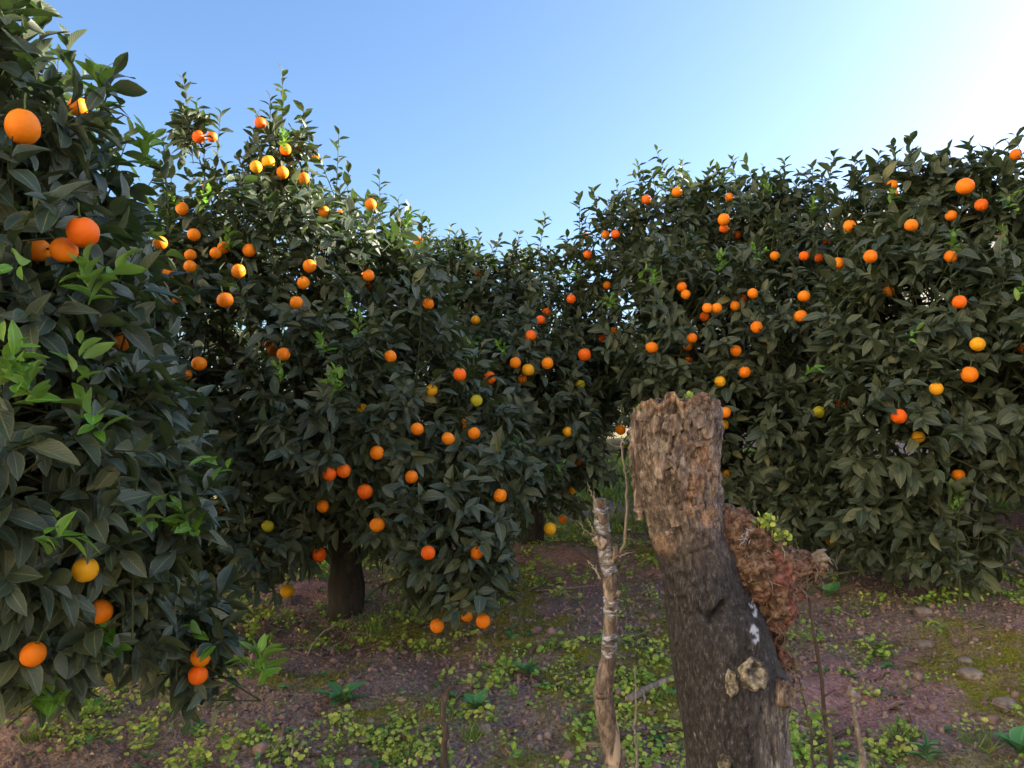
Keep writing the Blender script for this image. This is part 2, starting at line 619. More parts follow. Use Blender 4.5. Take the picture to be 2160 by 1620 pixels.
def grow(name, label, group, base, lobes, ntwig, size, shoots=(), trunk_r=.09, templates=T_MID, leaf_count=(6, 11), full=True):
    ntwig = int(ntwig * 1.25)
    t = Tree()
    t.name, t.label, t.group, t.templates, t.full = name, label, group, templates, full
    bx, by = base
    t.base = np.array([bx, by, gz(bx, by) - .03])
    t.lobes = [Lobe(at(*q[:3]), *q[3:]) for q in lobes] if isinstance(lobes[0], tuple) else lobes
    area = np.array([L.r[0] * L.r[2] for L in t.lobes])
    pick = rng.choice(len(t.lobes), ntwig, p=area / area.sum())
    dirs = norm(rng.normal(0, 1, (ntwig, 3)))
    c = np.array([L.c for L in t.lobes])[pick]
    r = np.array([L.r for L in t.lobes])[pick]
    f = 1.04 - np.abs(rng.normal(0, .20, ntwig))
    nz = fbm((c + dirs * r) / .28, 2, 71)
    tip = c + dirs * r * (f + .17 * nz)[:, None]
    dep = np.min(np.stack([L.depth(tip) for L in t.lobes]), 0)
    hollow = fbm(tip / .30, 2, 75)
    keep = (dep > .58) & ((hollow > -.06) | (rng.random(ntwig) < .22) | (dep < .8)) & (tip[:, 2] > ground_z(tip[:, 0], tip[:, 1]) + .05)
    tip, dirs, dep = tip[keep], dirs[keep], dep[keep]
    n = len(tip)
    low = np.clip((tip[:, 2] - t.base[2]) / 1.2, 0, 1)
    d = norm(dirs + np.array([0, 0, 1.0]) * (-.45 + .95 * low)[:, None] + rng.normal(0, .38, (n, 3)))
    count = rng.integers(leaf_count[0], leaf_count[1] + 1, n)
    stem = rng.uniform(.09, .19, n) * (size / .1)
    ls = [twig_leaves(tip, d, count, stem, size, .28)]
    tw = [(tip - d * (stem * 1.5)[:, None], tip)]
    # upright shoots that break the outline
    st = []
    for px, py, dp, length in shoots:
        top = at(px, py, dp)
        dd = norm(np.array([rng.normal(0, .16), rng.normal(0, .16), 1.0]))
        k = max(3, int(length / .075))
        for i in range(k):
            st.append((top - dd * (length * i / k), dd))
        tw.append((np.array([top - dd * length * 1.3]), np.array([top])))
    if st:
        sp, sd = np.array([a for a, _ in st]), np.array([b for _, b in st])
        ls.append(twig_leaves(sp, sd, rng.integers(3, 6, len(sp)), np.full(len(sp), .06), size * .82, .02, (25, 60), .25, 1.0))
    t.leaves = Leaves.join(ls)
    t.twigs = (np.concatenate([a for a, _ in tw]), np.concatenate([b for _, b in tw]))
    t.trunk_r = trunk_r
    TREES.append(t)
    return t

near_tree = grow('orange_tree', 'dense orange tree with the biggest leaves, sweeping down to the weeds', 'orange trees of the orchard', (-2.35, 2.75), [
    (-110, 230, 2.2, .42, .42), (-60, 560, 2.2, .50), (-110, 880, 2.2, .60), (110, 1010, 2.45, .46), (150, 1230, 2.6, .38, .36),
    (395, 1330, 3.0, .20, .24), (-20, 1270, 2.4, .40, .34), (-190, 620, 3.0, .95, 1.1), (150, 480, 2.75, .30), (210, 1000, 2.8, .40, .5), (90, 330, 2.5, .26), (110, 1390, 2.75, .20, .16), (430, 1440, 3.0, .13, .12)],
    2000, .116, [(90, 20, 2.3, .3), (20, 25, 2.3, .3), (140, 90, 2.4, .25), (205, 150, 2.5, .25), (345, 300, 2.9, .2), (275, 275, 2.8, .25), (225, 240, 2.7, .25)], .10, T_FINE)
tall_tree = grow('orange_tree', 'tall orange tree with two sunlit peaks above a shaded trunk', 'orange trees of the orchard', (-1.06, 4.95), [
    (400, 275, 4.9, .13, .20), (590, 320, 4.9, .22, .26), (500, 490, 4.9, .52), (680, 570, 4.9, .58), (805, 690, 4.9, .54), (545, 790, 4.75, .78),
    (850, 850, 4.55, .62), (700, 900, 4.5, .62), (930, 1130, 4.15, .40, .38), (985, 1225, 3.95, .26, .22), (490, 1040, 4.5, .46), (555, 1170, 4.25, .22),
    (400, 650, 4.9, .6), (640, 640, 5.4, .9), (330, 900, 4.9, .55), (1010, 1000, 4.5, .42), (600, 1130, 4.6, .30, .26), (800, 1060, 4.5, .36, .3), (460, 1180, 4.5, .3, .28)],
    3100, .114, [(388, 168, 4.9, .4), (415, 215, 4.9, .3), (596, 152, 4.9, .5), (640, 230, 4.9, .4), (715, 285, 4.9, .35), (465, 240, 4.9, .3), (545, 235, 4.9, .3),
                 (660, 300, 4.9, .3), (735, 355, 4.9, .25), (800, 370, 4.9, .25), (840, 420, 4.9, .2), (890, 460, 4.9, .2), (350, 330, 4.9, .2), (430, 280, 4.8, .3), (570, 210, 4.9, .3)], .095)
dip_tree = grow('orange_tree', 'low orange tree standing in the dip between taller trees', 'orange trees of the orchard', (.15, 6.45), [
    (1000, 650, 6.5, .60), (1150, 730, 6.4, .72), (1095, 850, 5.7, .68), (1175, 970, 5.45, .42), (1030, 950, 5.3, .5), (1100, 760, 6.6, .9), (940, 600, 6.7, .45)],
    1900, .112, [(1150, 455, 6.3, .4), (1095, 495, 6.4, .3), (1195, 495, 6.3, .3), (950, 480, 6.6, .3), (1010, 490, 6.5, .25), (905, 470, 6.6, .25)], .09)
wide_tree = grow('orange_tree', 'broad flat-topped orange tree behind the broken stump', 'orange trees of the orchard', (1.75, 6.35), [
    (1400, 475, 6.3, .48), (1285, 535, 6.2, .38), (1560, 480, 6.3, .52), (1700, 510, 6.2, .52), (1440, 700, 5.7, .74), (1650, 720, 5.6, .8),
    (1600, 920, 5.3, .64), (1470, 900, 5.45, .5), (1700, 1060, 5.0, .36), (1560, 650, 6.5, .95), (1570, 1050, 5.2, .35)],
    2500, .114, [(1385, 318, 6.2, .35), (1300, 388, 6.2, .35), (1222, 418, 6.1, .3), (1440, 345, 6.2, .3), (1545, 335, 6.2, .35), (1610, 350, 6.2, .3),
                 (1655, 342, 6.1, .35), (1715, 352, 6.1, .3), (1345, 350, 6.2, .3), (1250, 400, 6.2, .3), (1500, 345, 6.2, .3)], .10)
skirt_tree = grow('orange_tree', 'heavily cropped orange tree whose skirts brush the soil behind a thin sapling', 'orange trees of the orchard', (3.0, 5.1), [
    (1880, 475, 5.1, .48), (2055, 480, 4.9, .52), (2210, 510, 4.6, .58), (1950, 700, 4.65, .68), (2130, 770, 4.35, .62), (1910, 890, 4.45, .52),
    (1845, 1090, 4.5, .32, .30), (2020, 1130, 4.5, .32, .26), (1750, 1070, 4.75, .28), (2050, 650, 5.2, .95), (2230, 900, 4.4, .5), (1930, 1150, 4.45, .28, .2)],
    2600, .118, [(1920, 295, 4.9, .35), (1760, 328, 5.2, .3), (1855, 325, 5.0, .3), (2045, 310, 4.7, .3), (2140, 285, 4.4, .35), (2185, 262, 4.4, .35), (1985, 325, 4.8, .3), (2090, 330, 4.6, .3), (1805, 335, 5.1, .25)], .10)
for k, (bx, by, h, rr, lab) in enumerate([
        (-4.6, 6.6, 2.6, 1.3, 'orange tree behind the gap between the largest-leaved and tall trees'),
        (-2.4, 8.4, 2.6, 1.3, 'dim orange tree standing directly behind the tall twin-peaked tree'),
        (-.5, 9.6, 2.4, 1.2, 'dim orange tree seen over the low tree in the dip'),
        (3.6, 9.4, 2.5, 1.3, 'dim orange tree standing directly behind the broad flat-topped tree'),
        (4.55, 5.9, 2.5, 1.15, 'dim orange tree crowding the outer side of the heavily cropped tree'),
        (5.6, 7.2, 2.6, 1.35, 'dim orange tree behind the heavily cropped tree'),
        (.8, 13.6, 2.5, 1.5, 'far orange tree closing the grassy gap beside the stump'),
        (3.2, 14.2, 2.5, 1.5, 'far orange tree at the back of the orchard')]):
    z0 = gz(bx, by)
    L = [Lobe((bx + rr * .45 * math.cos(a) * s, by + rr * .45 * math.sin(a) * s, z0 + h * q), rr * .62, rr * .56)
         for a, s, q in [(0, 0, .72), (0, 1, .55), (1.6, 1, .5), (3.1, 1, .58), (4.7, 1, .5), (2.4, 1.1, .34), (5.2, 1.1, .36), (.7, 1.0, .35), (3.9, 1.1, .33)]]
    grow('orange_tree', lab, 'orange trees of the orchard', (bx, by), L, 1150, .125, (), .08, T_LOW, (6, 9), full=False)

# ------------------------------------------------------------------ the oranges: photograph pixel, apparent diameter, peel colour
O = {
    'near': (near_tree, 'o48,268,68 o165,225,40 d175,490,64 o80,528,52 o135,528,54 o22,410,20 o255,720,42 y180,1202,52 o210,1290,54 o70,1380,50 o423,1387,40 d418,1424,40 o280,1047,28 o4,1045,26 o338,512,30 y112,560,24'),
    'tall': (tall_tree, 'd419,289,27 d447,289,22 d549,259,24 o602,315,24 d619,299,18 y540,352,26 y566,341,27 o596,364,26 o641,376,24 o665,330,18 o453,372,18 o434,393,16 o683,446,24 o718,450,16 '  # both yellow fruits here have the sun's yellow put into their peel colour
             'o384,440,27 d388,463,18 d574,472,18 d677,523,18 o409,495,28 o472,522,26 o455,534,25 o526,528,28 o402,538,26 o357,577,26 o345,583,24 o401,562,26 o399,590,24 o374,626,26 o370,650,18 o368,555,20 '
             'o503,572,30 o560,612,16 o475,633,34 y498,657,18 o653,561,28 o640,597,27 o611,584,18 o625,638,27 o782,431,24 o757,577,22 o777,581,25 o782,603,22 o800,656,20 d781,626,13 d833,585,14 '
             'o420,767,32 o392,790,26 o598,747,28 o575,740,22 o568,728,20 o427,930,32 o445,975,22 o436,725,15 o724,803,22 o823,752,26 d725,993,30 d695,1000,30 o778,1000,20 o815,1008,20 o868,1006,28 '
             'o795,955,30 d770,1037,32 o681,1068,26 o796,1107,32 y717,1122,22 d673,1170,30 g565,1110,26 y605,1247,28 g550,1165,22 y840,1162,22 d903,1166,30 o1006,1166,28 d978,1125,20 o922,1320,30 o985,1307,24 o1019,1310,30 '
             'o880,905,28 o945,925,28 o1000,914,26 o977,895,24 y910,823,26 d970,790,28 g1005,845,25 g849,830,16 y764,863,25 d777,857,16 o1055,1045,28 o903,641,24 d932,655,17 o883,509,20 d911,762,15 d625,957,15 g572,998,12 o460,1078,20'),
    'dip': (dip_tree, 'd1007,577,17 y1003,675,20 d1032,797,28 d1035,817,18 o1087,765,24 y1114,780,26 o1102,800,20 d1120,708,24 d1140,675,20 d1152,658,18 o1155,766,25 d1233,748,27 d1205,631,20 g1244,773,15 g1249,793,17 '
            'g1224,811,20 o1200,835,13 o1062,727,18 o1015,718,14 o1280,602,18 d1270,715,18 o1295,698,18 d1323,697,13 y1198,911,22 o1221,972,20 o1309,907,22 g1323,943,18 y1206,1033,19 y1160,1115,27 o1187,1095,17 o1251,961,14 d1075,990,14'),
    'wide': (wide_tree, 'd1363,421,20 o1428,405,23 o1538,416,18 o1527,463,26 d1527,482,20 d1555,495,18 d1298,494,19 o1277,495,18 d1235,497,14 o1458,448,14 d1340,519,14 o1438,605,21 o1446,621,21 o1492,650,22 o1512,650,22 d1486,668,20 '
             'o1550,645,21 d1565,630,20 o1588,619,22 o1696,625,26 o1689,667,28 o1596,690,26 o1460,713,22 o1451,730,20 o1375,733,26 o1552,740,24 y1621,727,18 o1571,785,24 y1519,805,23 d1455,757,18 o1634,540,20 d1696,540,21 o1768,556,26 '
             'd1728,545,20 d1742,512,18 o1530,870,23 y1526,896,22 y1532,1000,21 y1578,998,19 y1610,1030,15 d1664,835,16 d1775,852,22 g1728,869,25 d1815,815,18 o1495,840,18 d1240,537,18'),
    'skirt': (skirt_tree, 'o1882,390,23 o1885,407,19 o1922,475,28 o2036,393,34 d2070,432,26 o2143,326,24 o2006,455,24 o2005,541,26 o1836,541,28 d1852,522,20 o1792,477,26 o1875,615,23 y1931,637,18 d2024,637,28 y2062,726,30 d2155,735,24 '
              'o2045,790,34 y1975,820,28 d1941,760,16 d1896,878,32 y1937,922,26 d1898,908,14 o2022,1002,26 g1894,985,18 y1752,1140,22 d1982,1208,17 o2110,500,20 o1898,505,18'),
}
KINDW = {'o': 'ripe orange', 'd': 'deep reddish orange', 'y': 'yellowish orange', 'g': 'greenish unripe orange'}
KMAT = {'o': 'orange', 'd': 'deep', 'y': 'yellow', 'g': 'green'}
PLACE = {'near': 'on the biggest-leaved tree', 'tall': 'on the tall twin-peaked tree', 'dip': 'on the low tree in the dip', 'wide': 'on the flat-topped tree behind the stump', 'skirt': 'on the tree behind the thin sapling'}
FRUIT = []
for key, (t, txt) in O.items():
    for w in txt.split():
        px, py, dp = (float(q) for q in w[1:].split(','))
        d = ray(px, py)
        hits = [h for h in (L.hit(d) for L in t.lobes) if h]
        want = .078 * F_PX / dp / d[1]
        dist = min(hits) + .03 if hits else want
        dist = min(max(dist, want * .86), want * 1.16)
        rad = float(np.clip(dp / F_PX * dist * d[1] / 2, .029, .047))
        p = EYE + d * dist
        p[2] = max(p[2], gz(p[0], p[1]) + rad * .9)
        FRUIT.append((key, w[0], p, rad, dp, px, py))

# bright young shoots (parts of the trees)
S = {
    'near': 'A20,775 A165,770 A60,820 A215,205 A470,985 A240,1370 A110,1475 A440,1350 A545,1410 A300,1095 A185,600 A225,590 A125,1135 A200,890 A40,560 A310,320 A400,1110',
    'tall': 'A370,430 A735,650 A590,795 A712,810 A480,515 A860,470 A680,730 A755,690 A430,420 A400,1125 A700,800 A600,300',
    'dip': 'A1000,720 A1060,738 A985,745 A1090,940 A1180,995 A1150,1000 A1240,570 A820,772 A890,750 A1215,580',
    'wide': 'A1350,585 A1290,640 A1380,590 A1520,560 A1620,400 A1710,440 A1600,540',
    'skirt': 'A1920,712 A2130,430 A2120,500 A2010,510 A1700,790 A1880,420 A2150,620',
}
SHOOT = []
for key, txt in S.items():
    t = O[key][0]
    for w in txt.split():
        px, py = (float(q) for q in w[1:].split(','))
        d = ray(px, py)
        hits = [h for h in (L.hit(d) for L in t.lobes) if h]
        ref = float(np.median([L.c[1] for L in t.lobes])) - .25
        dist = (min(hits) - .02) if hits else ref / d[1]
        SHOOT.append((key, EYE + d * dist))

# leaves make room for the fruit
for t in TREES:
    if not t.full: continue
    c = t.leaves.centre()
    tipp = t.leaves.p + t.leaves.l * t.leaves.len[:, None]
    keep = np.ones(len(c), bool)
    for key, kd, p, rad, dp, px, py in FRUIT:
        v = p - EYE
        dist = np.linalg.norm(v); v = v / dist
        for q, chance in ((c, .94), (tipp, .55), (t.leaves.p, .5)):
            a = q - EYE
            al = a @ v
            off = np.linalg.norm(a - al[:, None] * v, axis=1)
            infront = (al < dist + rad) & (al > dist - 1.0) & (off < rad * (1.25 if chance > .9 else .8))
            inside = np.linalg.norm(q - p, axis=1) < rad * 1.02
            keep &= ~(inside | (infront & (rng.random(len(c)) < chance)))
    t.leaves = t.leaves.take(keep)

# which leaves show largest: nearest leaf of each small picture cell, then the 300 largest of every tree
allc = np.concatenate([t.leaves.centre() for t in TREES])
owner = np.concatenate([np.full(len(t.leaves), i) for i, t in enumerate(TREES)])
alll = Leaves.join([t.leaves for t in TREES])
qx, qy, qz = project(allc)
dist = np.linalg.norm(allc - EYE, axis=1)
view = norm(allc - EYE)
area = alll.len * alll.wid * np.abs(np.sum(alll.n * view, 1)) / dist ** 2
inside = (qx > 8) & (qx < PW - 8) & (qy > 8) & (qy < PH - 8) & (allc[:, 1] > .3)
cell = (np.floor(qx / 14).astype(int) * 4000 + np.floor(qy / 14).astype(int))
order = np.lexsort((dist, cell))
first = np.ones(len(order), bool)
first[1:] = cell[order][1:] != cell[order][:-1]
front = np.zeros(len(order), bool)
front[order[first]] = True
score = np.where(inside & front, area, 0)
chosen = np.zeros(len(order), bool)
for i, t in enumerate(TREES):
    if not t.full: continue
    idx = np.where(owner == i)[0]
    idx = idx[np.argsort(-score[idx])][:300]
    chosen[idx[score[idx] > 0]] = True

SINGLE_LEAF = []
for tv, tu, tf in T_FINE:
    SINGLE_LEAF.append(mesh_data('leaf', tv, tf, M['leaf_obj'], uv=tu))

start = 0
for i, t in enumerate(TREES):
    n = len(t.leaves)
    ch = chosen[start:start + n]
    start += n
    root = empty(t.name, t.base)
    t.root = root
    tag(root, t.label, 'orange tree', t.group)
    # trunk and limbs
    cz = np.mean([L.c for L in t.lobes], 0)
    fork = t.base + np.array([0, 0, .55]) + (cz - t.base) * .12
    pts = spline([t.base - np.array([0, 0, .12]), t.base + np.array([.01, .0, .25]), fork], 10)
    rr = t.trunk_r * np.linspace(1.35, .95, 10) * (1 + .06 * np.sin(np.arange(10) * 2.1))
    rr[0:2] *= 1.15
    put('trunk', *tube(pts, rr, 12, jit=.12), M['bark'], root)
    nodes = [fork]
    for L in t.lobes:
        if L.r[0] < .3 and t.full: continue
        q = L.c
        if np.linalg.norm(q - fork) < .25: continue
        midp = fork * .5 + q * .5 + np.array([0, 0, .12]) + rng.normal(0, .06, 3)
        pl = spline([fork - np.array([0, 0, .05]), midp, q], 9, .012)
        put('limb', *tube(pl, np.linspace(t.trunk_r * .55, .014, 9), 7, jit=.1), M['bark'], root)
        nodes += list(pl[2:])
    nodes = np.array(nodes)
    # twigs: every leaf cluster's stem, and thin branches that carry groups of them
    a, b = t.twigs
    tb = []
    for p0, p1 in zip(a, b):
        tb.append((p0, p1, .0034, .0018))
    pickb = rng.choice(len(a), min(len(a), 420 if t.full else 90), replace=False)
    for j in pickb:
        e = nodes[np.argmin(np.linalg.norm(nodes - a[j], axis=1) + rng.random(len(nodes)) * .3)]
        m1 = e * .55 + a[j] * .45 + rng.normal(0, .04, 3)
        tb.append((e, m1, .009, .006)); tb.append((m1, a[j], .006, .0034))
    P0, P1 = np.array([q[0] for q in tb]), np.array([q[1] for q in tb])
    r0, r1 = np.array([q[2] for q in tb]), np.array([q[3] for q in tb])
    ax = norm(P1 - P0)
    s1 = norm(np.cross(ax, np.array([.3, .2, .93])))
    s2 = np.cross(ax, s1)
    V = []
    for P, r_ in ((P0, r0), (P1, r1)):
        for k in range(4):
            an = k * math.pi / 2
            V.append(P + (s1 * math.cos(an) + s2 * math.sin(an)) * r_[:, None])
    V = np.stack(V, 1).reshape(-1, 3)
    o8 = (np.arange(len(P0)) * 8)[:, None]
    Fq = np.concatenate([o8 + np.array([[k, (k + 1) % 4, 4 + (k + 1) % 4, 4 + k]]) for k in range(4)])
    tag(put('twigs', V, Fq, M['twig'], root), kind='stuff')
    tag(link('foliage', t.leaves.take(~ch).mesh('foliage', t.templates, M['leaf_mass']), root), kind='stuff')
    sel = t.leaves.take(ch)
    for k in range(len(sel)):
        o = bpy.data.objects.new('leaf', SINGLE_LEAF[k % 4])
        C.objects.link(o)
        o.parent = root
        s, l, nn, p = sel.s[k] * sel.wid[k], sel.l[k] * sel.len[k], sel.n[k] * sel.len[k], sel.p[k] - t.base
        o.matrix_local = Matrix(((s[0], l[0], nn[0], p[0]), (s[1], l[1], nn[1], p[1]), (s[2], l[2], nn[2], p[2]), (0, 0, 0, 1)))

for key, p in SHOOT:
    t = O[key][0]
    sz = .075 if key == 'near' else .062
    nb = int(rng.integers(1, 4))
    dirs = norm(np.array([0, -.35, .8]) + rng.normal(0, .4, (nb, 3)))
    tips = p + dirs * rng.uniform(.045, .07, (nb, 1))
    lv = twig_leaves(tips, dirs, rng.integers(4, 8, nb), np.full(nb, .10), sz, .0, (14, 52))
    o = link('young_shoot', lv.mesh('young_shoot', T_FINE, M['young']), t.root)
    o['label'] = 'shoot of bright green young leaves'

# ------------------------------------------------------------------ build the oranges
def orange_mesh(seed, mat):
    r_ = np.random.default_rng(seed)
    nu, nv = 22, 14
    V, Fc = [(0, 0, .955)], []
    squash = r_.uniform(.92, 1.04)
    for i in range(1, nv):
        th = math.pi * i / nv
        for k in range(nu):
            ph = 2 * math.pi * k / nu
            r = 1 - .05 * math.exp(-(th / .28) ** 2) - .03 * math.exp(-((math.pi - th) / .2) ** 2)
            r += .018 * math.sin(2 * ph + seed) * math.sin(th) + .012 * math.sin(3 * ph + 2 * th + seed)
            V.append((r * math.sin(th) * math.cos(ph), r * math.sin(th) * math.sin(ph), r * squash * math.cos(th)))
    V.append((0, 0, -.965 * squash))
    for k in range(nu):
        k2 = (k + 1) % nu
        Fc.append((0, 1 + k, 1 + k2))
        for i in range(nv - 2):
            a, b = 1 + i * nu, 1 + (i + 1) * nu
            Fc.append((a + k, b + k, b + k2, a + k2))
        a = 1 + (nv - 2) * nu
        Fc.append((a + k, len(V) - 1, a + k2))
    return mesh_data('orange', V, Fc, mat)
OM = {k: [orange_mesh(s * 7 + ord(k), M[KMAT[k]]) for s in range(3)] for k in KMAT}
cal = Bag()
cal.add(tube([(0, 0, .93), (.02, .01, 1.15), (.07, .03, 1.5), (.05, .1, 1.95)], [.07, .06, .055, .06], 6))
for k in range(5):
    a = k * 1.2566
    u, w = np.array([math.cos(a), math.sin(a), 0]), np.array([-math.sin(a), math.cos(a), 0])
    o = len(cal.v)
    cal.v += [np.array([0, 0, .985]), u * .14 + w * .09 + np.array([0, 0, .99]), u * .25 + np.array([0, 0, .95]), u * .14 - w * .09 + np.array([0, 0, .99])]
    cal.f.append((o, o + 3, o + 2, o + 1))
CALYX = mesh_data('stalk', cal.v, cal.f, M['stalk'])

special = {
    (48, 268): 'large oblong orange hanging alone among the highest big dark leaves',
    (165, 225): 'orange half hidden behind a green leaf near the big-leaved tree top',
    (175, 490): 'big deep orange uppermost of three crowded together',
    (80, 528): 'orange at the outer end of a crowded group of three',
    (135, 528): 'orange in the middle of a crowded group of three',
    (180, 1202): 'round yellow orange hanging low beside a drooping leaf',
    (210, 1290): 'orange crossed by a dark leaf, low on the biggest-leaved tree',
    (70, 1380): 'orange half covered by leaves at the bottom of the big-leaved skirt',
    (423, 1387): 'orange directly above another at the foot of the big-leaved tree',
    (418, 1424): 'deep orange lowest of a hanging pair close to the weeds',
    (673, 1170): 'reddish orange hanging alone before the dark shade beside the trunk',
    (922, 1320): 'orange almost touching the ground under the tall tree skirt',
    (1019, 1310): 'orange touching the weeds at the outer edge of the tall tree skirt',
    (985, 1307): 'half hidden orange between two others near the weeds',
    (1309, 907): 'orange hanging just above the tip of a pale bare twig',
    (2022, 1002): 'orange above the bright tip of the thin sapling',
    (1752, 1140): 'yellow orange low beside the snag of the rotten stub',
    (2036, 393): 'broad flattened orange near the top of the heavily cropped tree',
    (1160, 1115): 'yellow-orange fruit lowest on the low tree in the dip',
}
SIDES = {'near': ('biggest-leaved tree', -1, 200, 'x', 'tall tree'), 'tall': ('tall tree', 520, 760, 'biggest-leaved tree', 'low tree'), 'dip': ('low tree', 1080, 1210, 'tall tree', 'stump'),
         'wide': ('flat-topped tree', 1420, 1600, 'low tree', 'cropped tree'), 'skirt': ('cropped tree', 1910, 2030, 'flat-topped tree', 'outer edge')}
for key, kd, p, rad, dp, px, py in FRUIT:
    o = bpy.data.objects.new('orange', OM[kd][int(rng.integers(0, 3))])
    C.objects.link(o)
    o.location = p
    sx = rad * (1.12 if (px, py) == (2036, 393) else 1)
    o.scale = (sx, rad, rad * (1.1 if (px, py) == (48, 268) else 1))
    o.rotation_euler = (rng.normal(0, .3), rng.normal(0, .3), rng.uniform(0, 6.28))
    t = O[key][0]
    zlo, zhi = t.base[2], max(L.c[2] + L.r[2] for L in t.lobes)
    q = (p[2] - zlo) / (zhi - zlo)
    zone = 'topmost on' if q > .86 else 'high on' if q > .66 else 'halfway up' if q > .46 else 'fairly low on' if q > .28 else 'low on'
    near_n = sum(1 for f2 in FRUIT if f2[0] == key and 0 < math.hypot(f2[5] - px, f2[6] - py) < .85 * (dp + f2[4]))
    alone = 'alone' if near_n == 0 else 'in a pair' if near_n == 1 else 'in a cluster'
    nm, lo_, hi_, ln_, rn_ = SIDES[key]
    side = f', towards the {ln_}' if px < lo_ else f', towards the {rn_}' if px > hi_ else ''
    lab = special.get((px, py)) or f'{KINDW[kd]} {alone}, {zone} the {nm}{side}'
    tag(o, lab, 'orange', 'oranges ' + PLACE[key])
    if dp >= 24:
        s = bpy.data.objects.new('stalk', CALYX)
        C.objects.link(s)
        s.parent = o

# ------------------------------------------------------------------ the broken stump
ST_D = 1.5
ky = [830, 880, 950, 1050, 1120, 1200, 1260, 1300, 1350, 1420, 1500, 1620, 1800, 2050, 2400]
kl = [1352, 1344, 1341, 1352, 1374, 1396, 1406, 1409, 1414, 1424, 1438, 1456, 1466, 1460, 1440]
kr = [1520, 1519, 1517, 1519, 1530, 1560, 1580, 1604, 1626, 1642, 1655, 1664, 1672, 1690, 1720]
mpp = ST_D / F_PX
zs = np.array([at(1440, y, ST_D)[2] for y in ky])
xc = np.array([at((a + b) / 2, y, ST_D)[0] for a, b, y in zip(kl, kr, ky)])
hw = np.array([(b - a) / 2 * mpp for a, b in zip(kl, kr)])
NR, NC = 380, 150
z_top, z_bot = zs[0] + .004, gz(xc[-1], ST_D) - .08
zz = np.linspace(z_bot, z_top, NR)
cx = np.interp(zz, zs[::-1], xc[::-1])
hr = np.interp(zz, zs[::-1], hw[::-1])
ker = np.hanning(21); ker /= ker.sum()
cx = np.convolve(np.pad(cx, 10, 'edge'), ker, 'valid'); hr = np.convolve(np.pad(hr, 10, 'edge'), ker, 'valid')
ph = np.linspace(0, 2 * math.pi, NC, endpoint=False)
PHI, ZZ = np.meshgrid(ph, zz)
CXg, HR = np.repeat(cx[:, None], NC, 1), np.repeat(hr[:, None], NC, 1)
ux, uy = np.cos(PHI), -np.sin(PHI)              # phi = 90 degrees faces the camera
P3 = np.stack([ux.ravel() * .08, uy.ravel() * .08, ZZ.ravel()], 1)
zrel = (ZZ - zs[5]) / (zs[0] - zs[5])            # 0 at y=1200, 1 at the top
rough = np.clip((ZZ - zs[5]) / .18, 0, 1)
low = 1 - rough
big = fbm(P3 * np.array([1, 1, .7]) / .05, 4, 101).reshape(ZZ.shape)
plate = fbm(P3 * np.array([1, 1, .45]) / .022, 3, 111).reshape(ZZ.shape)
fine_ = fbm(P3 * np.array([1, 1, .5]) / .007, 3, 121).reshape(ZZ.shape)
step = np.tanh(plate * 7) * .5
crackv = np.abs(fbm(P3 * np.array([1, 1, .22]) / .016, 3, 131)).reshape(ZZ.shape)
crackh = np.abs(fbm(P3 * np.array([.35, .35, 1]) / .022, 3, 141)).reshape(ZZ.shape)
crackm = np.zeros(ZZ.shape)
dr = rough * (.013 * big + .0068 * step + .0048 * fine_) + low * (.0040 * big + .0022 * step + .0030 * fine_)
dr -= .007 * np.clip(1 - crackv / .08, 0, 1) * (.4 + .6 * rough)
dr -= .003 * np.clip(1 - crackh / .05, 0, 1) * np.clip((ZZ - zs[7]) / .05, 0, 1)

